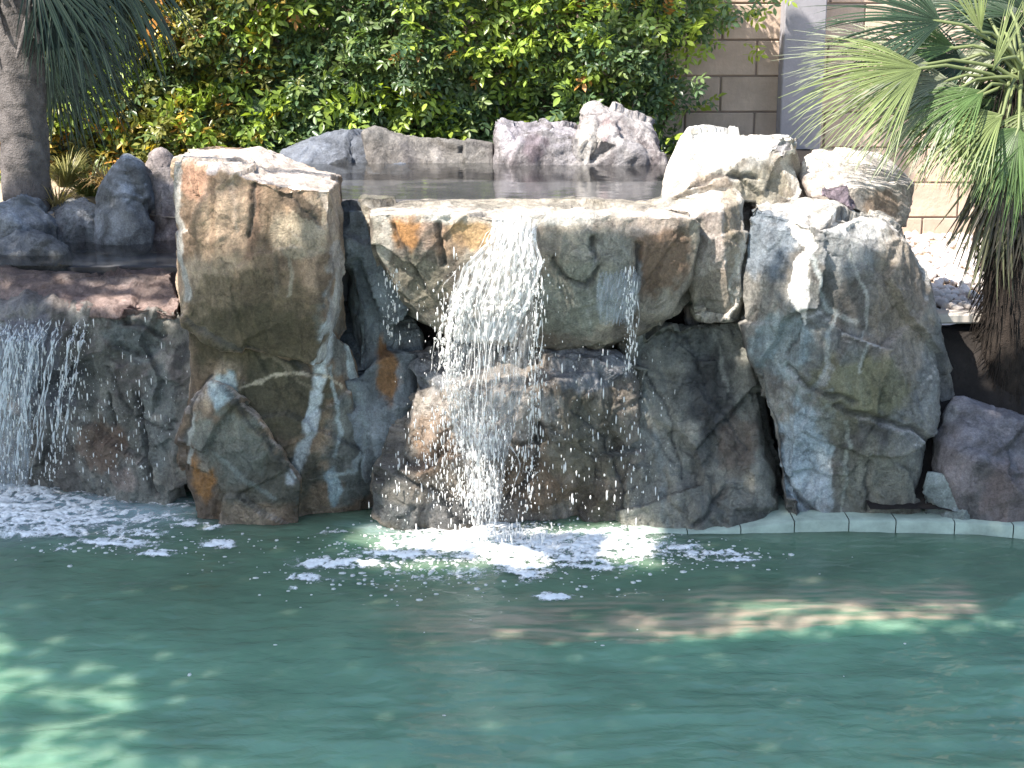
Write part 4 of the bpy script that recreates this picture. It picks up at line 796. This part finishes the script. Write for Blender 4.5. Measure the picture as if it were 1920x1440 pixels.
# shag of old leaf fibres on the trunk
parts = []
for k in range(900):
    t = rp.random(); a = rp.random()*6.283; c = PB.lerp(PC, t); rr = .115+.02*rp.random(); out = Vector((math.cos(a), math.sin(a), 0)); p = c+out*rr; L = .06+.14*rp.random()
    q = [p, p+out*.03+Vector((0, 0, -L*.4)), p+out*(.035+.03*rp.random())+Vector((0, 0, -L))]; parts.append(tube(q, [.003, .0028, .0006], 3))
V, Fq = join_parts(parts); link('trunk_fibres', np_mesh('trunk_fibres', V, Fq), DBARK, palm, kind='stuff')
GP = (.085, .14, .045); YP = (.17, .21, .08); DP = (.03, .055, .03); GY = (.20, .22, .15)
def F_(hu, hv, hY, tu, tv, tY, nrm, L=None, **k):
    h = at(hu, hv, hY); t = at(tu, tv, tY); return palm_leaf(palm, rp, h, t-h, nrm, L or (t-h).length, PC+Vector((rp.normal()*.03, -.03, rp.normal()*.03)), **k)
F_(1728, 128, 6.92, 1452, 200, 6.80, (.1, -.75, .65), spread=1.8, n=70, droop=.3, col=YP, joined=.42)
F_(1742, 120, 6.98, 1450, 110, 7.0, (.0, -.6, .8), spread=1.5, n=46, droop=.15, col=GY, joined=.3)
F_(1765, 40, 7.05, 1500, 10, 7.1, (-.2, -.8, .5), spread=2.0, n=50, droop=.2, col=DP)
F_(1780, 150, 7.02, 1500, 240, 7.0, (.1, -.7, .6), spread=1.2, n=46, droop=.25, col=GY)
F_(1790, 90, 7.08, 1560, 60, 7.2, (.1, -.7, .6), spread=1.6, n=46, droop=.2, col=GP)
F_(1845, 170, 6.95, 1650, 265, 6.82, (-.3, -.6, .7), spread=1.6, n=54, droop=.2, col=GP, L=.42)
F_(1880, 215, 6.90, 1690, 300, 6.80, (-.2, -.6, .8), spread=1.7, n=40, droop=.5, col=YP)
F_(1910, 240, 6.86, 1850, 380, 6.78, (-.1, -.9, .4), spread=2.2, n=40, droop=.4, col=GP)
F_(1840, 60, 7.0, 1810, -60, 7.05, (-.6, -.6, .3), spread=.9, n=18, droop=.1, col=YP)
F_(1862, 130, 6.94, 1925, -20, 6.98, (-.5, -.8, .2), spread=.45, n=16, droop=.0, col=YP, L=.36)
F_(1800, 175, 7.05, 1640, 270, 7.15, (0, -.6, .8), spread=1.6, n=26, droop=.5, col=DP)
F_(1930, 260, 6.84, 1960, 440, 6.8, (0, -.9, .4), spread=2.2, n=30, droop=.6, col=GP)
F_(1870, 100, 7.1, 1700, 180, 7.3, (0, -.6, .8), spread=2.0, n=30, droop=.4, col=GY)
F_(1900, 30, 7.2, 1850, -90, 7.4, (-.1, -.9, .2), spread=2.6, n=34, droop=.3, col=DP)
F_(1960, 120, 7.0, 2100, 100, 7.0, (0, -.5, .8), spread=2.2, n=30, droop=.5, col=GP)
F_(1950, 60, 7.2, 2050, -60, 7.3, (0, -.5, .8), spread=2.2, n=30, droop=.5, col=GP)
F_(1890, 110, 7.25, 1780, -20, 7.5, (.1, -.7, .6), spread=2.4, n=32, droop=.4, col=DP)
for (a_, b_, Y_, c_, d_, e_, cl_) in [(1800, 165, 7.0, 1560, 250, 6.95, GY), (1815, 110, 7.15, 1600, 150, 7.25, DP), (1820, 200, 6.98, 1640, 300, 6.9, YP), (1840, 20, 7.3, 1650, -20, 7.5, DP), (1885, 250, 6.95, 1770, 350, 6.9, YP), (1880, 60, 7.25, 1720, -40, 7.4, DP), (1920, 90, 7.3, 1800, 220, 7.45, DP), (1900, 140, 7.2, 1760, 250, 7.3, DP), (1935, 160, 7.15, 1880, 330, 7.1, DP), (1890, 190, 7.1, 1760, 320, 7.1, GP), (1870, 260, 7.0, 1800, 370, 6.95, GY), (1950, 200, 6.9, 1900, 380, 6.85, YP), (1870, 180, 7.3, 1650, 250, 7.4, GP), (1920, 20, 7.05, 1890, -120, 7.1, DP), (1895, 20, 7.35, 1960, 200, 7.3, DP)]:
    F_(a_, b_, Y_, c_, d_, e_, (.0, -.7, .6), spread=2.1, n=36, droop=.35, col=cl_)
for k in range(9):
    uu = 1840+k*14; F_(uu+10, 300+10*(k % 3), 7.0-.02*(k % 4), uu-8+rp.normal()*10, 520+25*(k % 3), 6.96-.03*(k % 4), (0, -1, .1), spread=1.1, n=16, droop=.05, col=(.05, .042, .028) if k % 2 else (.12, .12, .065), name='dead_frond', width=.8)

# left palm: trunk with ring scars and leaf boots, fronds hanging in shade
LB = at(50, 385, 7.95); LT_ = at(30, -60, 7.95)
lp = empty('left_palm', (LB.x, LB.y, 1.13), label='grey ringed palm trunk with dark hanging fronds at the upper left', category='palm tree')
n, m = 150, 48; V = []; 
for j in range(n+1):
    t = j/n; c = (LB+Vector((0, 0, -.25))).lerp(LT_+Vector((0, 0, .35)), t); zz = t*1.9
    for k in range(m):
        a = 2*math.pi*k/m; zk = zz+.012*math.sin(2*a+1)+.01*math.sin(3*a+zz*5); ring = (zk*6.2) % 1
        rad = .116*(1-.06*t)+.006*(1-ring)**.5*1.0-.003+(.004*math.sin(a*7+zz*20)); V.append((c.x+math.cos(a)*rad, c.y+math.sin(a)*rad, c.z))
V = np.array(V); V += .003*fbm(V*np.array([26, 26, 60]), 701, 3)[:, None]
Fq = [(j*m+k, j*m+(k+1) % m, (j+1)*m+(k+1) % m, (j+1)*m+k) for j in range(n) for k in range(m)]
link('trunk', np_mesh('trunk', V, Fq, smooth=True), BARK, lp)
for k in range(13):   # split leaf bases crossing near the top of the visible trunk
    a = math.radians(200+k*27); z0 = 1.95+.10*(k % 4)+.04*rp.random(); c = LB.lerp(LT_, .8); out = Vector((math.cos(a), math.sin(a), 0)); tg = Vector((-math.sin(a), math.cos(a), 0))
    parts = []
    for sg in (-1, 1):
        q = [Vector((c.x, c.y, z0))+out*.118+tg*sg*.07+Vector((0, 0, -.10)), Vector((c.x, c.y, z0))+out*.128+tg*sg*.035, Vector((c.x, c.y, z0))+out*.135+Vector((0, 0, .10)), Vector((c.x, c.y, z0))+out*.15+Vector((0, 0, .2))]
        parts.append(tube(q, [.008, .016, .018, .012], 6))
    V, Fq = join_parts(parts); link('leaf_base', np_mesh('leaf_base', V, Fq, smooth=True), BARK, lp)
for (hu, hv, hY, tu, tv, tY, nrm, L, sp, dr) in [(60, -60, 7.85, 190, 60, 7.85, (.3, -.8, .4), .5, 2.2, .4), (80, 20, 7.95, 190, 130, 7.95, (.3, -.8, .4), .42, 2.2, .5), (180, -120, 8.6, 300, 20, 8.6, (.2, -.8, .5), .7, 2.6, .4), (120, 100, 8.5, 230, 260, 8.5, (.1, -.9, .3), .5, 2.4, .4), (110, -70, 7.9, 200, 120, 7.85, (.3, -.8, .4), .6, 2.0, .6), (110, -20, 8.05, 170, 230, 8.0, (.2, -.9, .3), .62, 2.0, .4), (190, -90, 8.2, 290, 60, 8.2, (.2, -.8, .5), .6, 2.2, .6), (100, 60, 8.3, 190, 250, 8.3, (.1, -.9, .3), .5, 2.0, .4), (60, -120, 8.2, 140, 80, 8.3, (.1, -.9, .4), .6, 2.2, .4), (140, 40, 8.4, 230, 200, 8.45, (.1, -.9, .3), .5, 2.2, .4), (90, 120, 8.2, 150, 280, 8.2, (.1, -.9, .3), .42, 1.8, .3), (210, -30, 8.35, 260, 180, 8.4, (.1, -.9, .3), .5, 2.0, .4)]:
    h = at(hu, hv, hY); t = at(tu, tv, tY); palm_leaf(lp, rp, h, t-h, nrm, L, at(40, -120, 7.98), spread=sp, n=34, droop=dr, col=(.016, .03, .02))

# grass clump
gr = empty('grass_clump', at(160, 372, 8.3), label='spiky yellow-green grass clump on sunlit sand beside the left palm trunk', category='plant')
for part_i, (uu, vv, n, Ls, colr) in enumerate([(170, 365, 240, .30, (.16, .20, .06)), (125, 340, 260, .26, (.28, .26, .10)), (205, 350, 160, .22, (.36, .24, .11)), (110, 385, 160, .2, (.4, .32, .16))]):
    V = []; Fq = []; C = []
    base = at(uu, vv+10, 8.3-.1*part_i)
    for k in range(n):
        a = rp.random()*6.283; le = .5+.9*rp.random()**.7; b = base+Vector((math.cos(a), math.sin(a), 0))*.04*rp.random(); out = Vector((math.cos(a)*le, math.sin(a)*le, 0)); L = Ls*(.6+.6*rp.random()); sv = Vector((-math.sin(a), math.cos(a), 0)); o = len(V)
        for j in range(6):
            t = j/5; p = b+out*(L*t*.7)+Vector((0, 0, L*(t*1.1-.65*le*t*t))); w = .004*(1-t)+.0005; V += [p-sv*w, p+sv*w]; C += [np.array(colr)*(.7+.6*rp.random())]*2
        for j in range(5): q = o+2*j; Fq.append((q, q+1, q+3, q+2))
    link('blade_tuft', np_mesh('blade_tuft', [tuple(v) for v in V], Fq, np.array(C)), PALM, gr)

# ------------------------------------------------------------------ gravel bed on the right
gb = terrain('gravel_bed', 1.55, 4.4, 7.17, 9.3, lambda x, y: .755+.03*sst(7.2, 9.2, y), SAND, seed=15, amp=.01)
ks = link('kerb', box_mesh('kerb', 1.5, 4.4, 7.07, 7.165, .755, .80, .008), simple('kerb_concrete', (.55, .50, .45), .85, .1, 6, .3, .003), label='pale concrete kerb holding the white gravel beside the palm', category='kerb')
sm = []
for k in range(8):
    bm = bmesh.new(); bmesh.ops.create_icosphere(bm, subdivisions=2, radius=1)
    rs = np.random.default_rng(900+k); pl_ = [Vector(rs.normal(size=3)).normalized() for _ in range(7)]
    for v in bm.verts:
        for q in pl_:
            dd = v.co.dot(q)-.72
            if dd > 0: v.co -= q*dd*.9
        v.co.x *= 1.25; v.co.z *= .7
    me = bpy.data.meshes.new('stone'); bm.to_mesh(me); bm.free(); me.materials.append(STONE); sm.append(me)
rs = np.random.default_rng(5); cnt = 0; rest_v = []
stones = []
while cnt < 290:
    u = rs.uniform(1690, 1900); v = rs.uniform(436, 600); p = atz(u, v, .79)
    if p.y > 9.25 or p.y < 7.2: continue
    # even area sampling
    if rs.random() > (p.y/9.3)**3: continue
    if any((p.x-q[0])**2+(p.y-q[1])**2 < .034**2 for q in stones): 
        if rs.random() < .97: continue
    stones.append((p.x, p.y)); s = rs.uniform(.020, .038)
    o = link('stone', sm[cnt % 8], None, gb); o.location = (p.x, p.y, .785+rs.uniform(0, .015)); o.scale = (s, s*rs.uniform(.7, 1), s*rs.uniform(.8, 1.1)); o.rotation_euler = (rs.normal()*.3, rs.normal()*.3, rs.random()*6.28); cnt += 1
V = []; Fc = []; o = 0; base = sm[0]; bv = np.array([v.co[:] for v in base.vertices]); bf = np.array([p.vertices[:] for p in base.polygons])
for k in range(2600):
    x_, y_ = rs.uniform(1.58, 4.3), rs.uniform(7.2, 9.27); s = rs.uniform(.014, .032); a = rs.random()*6.28; ca, sa = math.cos(a), math.sin(a)
    q = bv*np.array([s, s*.8, s*.8])@np.array([(ca, sa, 0), (-sa, ca, 0), (0, 0, 1)])+np.array([x_, y_, .775]); V.append(q); Fc.append(bf+o); o += len(bv)
link('gravel_fill', np_mesh('gravel_fill', np.concatenate(V), np.concatenate(Fc)), STONE, gb, kind='stuff')

# ------------------------------------------------------------------ the tree that shades the pool (above and left of the frame)
LIT = [[(300, 250), (660, 320), (652, 470), (600, 510), (520, 500), (430, 530), (330, 470)], [(670, 360), (1320, 380), (1320, 440), (1150, 462), (1035, 480), (1010, 620), (840, 620), (830, 490), (690, 480)],
       [(760, 700), (1090, 700), (1100, 870), (960, 900), (760, 890)], [(1460, 360), (1720, 400), (1680, 450), (1570, 450), (1560, 560), (1540, 640), (1460, 560), (1450, 420)], [(1210, 220), (1520, 230), (1520, 372), (1395, 380), (1385, 500), (1300, 480), (1270, 400)],
       [(860, 900), (950, 900), (960, 1010), (850, 1010)], [(850, 470), (1010, 470), (1120, 620), (1110, 770), (970, 780), (840, 600)], [(970, 740), (1040, 740), (1040, 960), (980, 960)]]
rt = np.random.default_rng(61); n = 95000
cx = rt.uniform(-7.2, 2.4, n); cyy = rt.uniform(.6, 8.4, n); cz = 4.6+rt.normal(size=n)*.35
RV = rt.random((4, n))
def shade_ok(cx, cyy, cz):
    """keep a leaf only where its shadow falls on something the photograph shows in shade"""
    t = (6.6-cyy)/(-S.y); zf = cz-S.z*t; xf = cx-S.x*t                  # its shadow on the rock face plane
    t0 = cz/S.z; xw = cx-S.x*t0; yw = cyy-S.y*t0                        # its shadow on the water
    uf, vf = to_px(xf, np.full(n, 6.6), zf); keep = np.ones(n, bool); on_face = (zf > 0); lit = np.zeros(n, bool)
    for pg in LIT: lit |= in_poly(uf, vf, pg)
    keep &= ~(on_face & lit); bk = (zf > 1.42)
    t9 = (9.-cyy)/(-S.y); u9, v9 = to_px(cx-S.x*t9, np.full(n, 9.), cz-S.z*t9)
    bsh = (in_poly(u9, v9, [(1215, -80), (1570, -80), (1600, 120), (1450, 290), (1215, 290)]) & (perlin(np.stack([cx*7, cyy*7, 0*cx], 1), 78) > -.35)) | in_poly(u9, v9, [(-200, -200), (250, -200), (250, 60), (215, 235), (85, 240), (60, 420), (-200, 420)])
    keep &= ~(on_face & ~bk & (vf < 400) & (uf > 330))
    tl = (cz-1.0)/S.z; xl, yl = cx-S.x*tl, cyy-S.y*tl; bsh |= (xl < -1.22) & (xl > -3.4) & (yl > 6.8) & (yl < 8.0) & ~((yl > 6.9) & (yl < 7.35) & (xl > -2.1) & (perlin(np.stack([xl*5, yl*14, 0*xl], 1), 88) > .0))
    keep &= ~bk | bsh; keep &= (cyy < 6.9) | bk
    uw, vw = to_px(xw, yw, np.zeros(n)); onw = ~on_face
    keep &= ~(onw & in_poly(uw, vw, [(820, 1175), (1350, 1135), (1900, 1130), (1900, 1168), (1350, 1192), (820, 1205)]) & (RV[2] < .25+.62*sst(850, 1500, uw)))
    wl = (vw-1180)-(uw*1.05)*.62+40+130*perlin(np.stack([xw*3, yw*3, 0*xw], 1), 77)
    keep &= ~(onw & (RV[0] < .88*sst(-30, 190, wl)*sst(700, 520, uw)))
    keep &= ~(onw & (vw > 1460)); pn = perlin(np.stack([xw*4, yw*6, 0*xw], 1), 81)
    keep &= ~(onw & (RV[1] < .0*sst(1290, 1440, vw+60*pn)))
    keep &= ~(onw & (uw > 660) & (uw < 1230) & (vw > 985) & (vw < 1060) & (pn > -.1))
    return keep
Rt = rotm(rt.normal(size=(n, 3)), np.array([S.x, S.y, S.z])+rt.normal(size=(n, 3))*.5); LL = .12*(.7+.6*rt.random(n))
keep = np.ones(n, bool)
for f_ in (0, .5, 1):
    q_ = np.stack([cx, cyy, cz], 1)+Rt[:, :, 1]*(LL*f_)[:, None]; keep &= shade_ok(q_[:, 0], q_[:, 1], q_[:, 2])
cx, cyy, cz, Rt, LL = cx[keep], cyy[keep], cz[keep], Rt[keep], LL[keep]; n = len(cx)
V = (LV[None]*LL[:, None, None]*np.array([1.3, 1, 1]))@np.transpose(Rt, (0, 2, 1))+np.stack([cx, cyy, cz], 1)[:, None]
Fc = (LT[None]+(np.arange(n)*len(LV))[:, None, None]).reshape(-1, 3); Cc = np.repeat(GREENS[rt.integers(0, 5, n)], len(LV), 0)
tree = empty('overhanging_tree', (-6.6, 4.8, .12), label='leafy tree out of view on the left whose crown shades the pool and lower rocks', category='tree')
link('crown', np_mesh('crown', V.reshape(-1, 3), Fc, Cc), LEAF, tree, kind='stuff')
parts = [tube([(-6.6, 4.8, .1), (-6.55, 4.8, 1.2), (-6.4, 4.75, 2.6), (-6.0, 4.6, 3.9), (-5.6, 4.5, 4.5)], [.17, .14, .12, .09, .05], 12)]
link('trunk', np_mesh('trunk', *parts[0], smooth=True), BARK, tree)
parts = []
for k in range(12):
    a = rt.random()*6.28; L = rt.uniform(1.2, 3.4); b = Vector((-6.0, 4.6, 3.9)); e = Vector((-4.4+math.cos(a)*L*.8, 4.9+math.sin(a)*min(L, 1.0), 4.6)); parts.append(tube([b, b.lerp(e, .4)+Vector((0, 0, .25)), e], [.05, .03, .01], 6))
link('limbs', np_mesh('limbs', *join_parts(parts), smooth=True), BARK, tree)
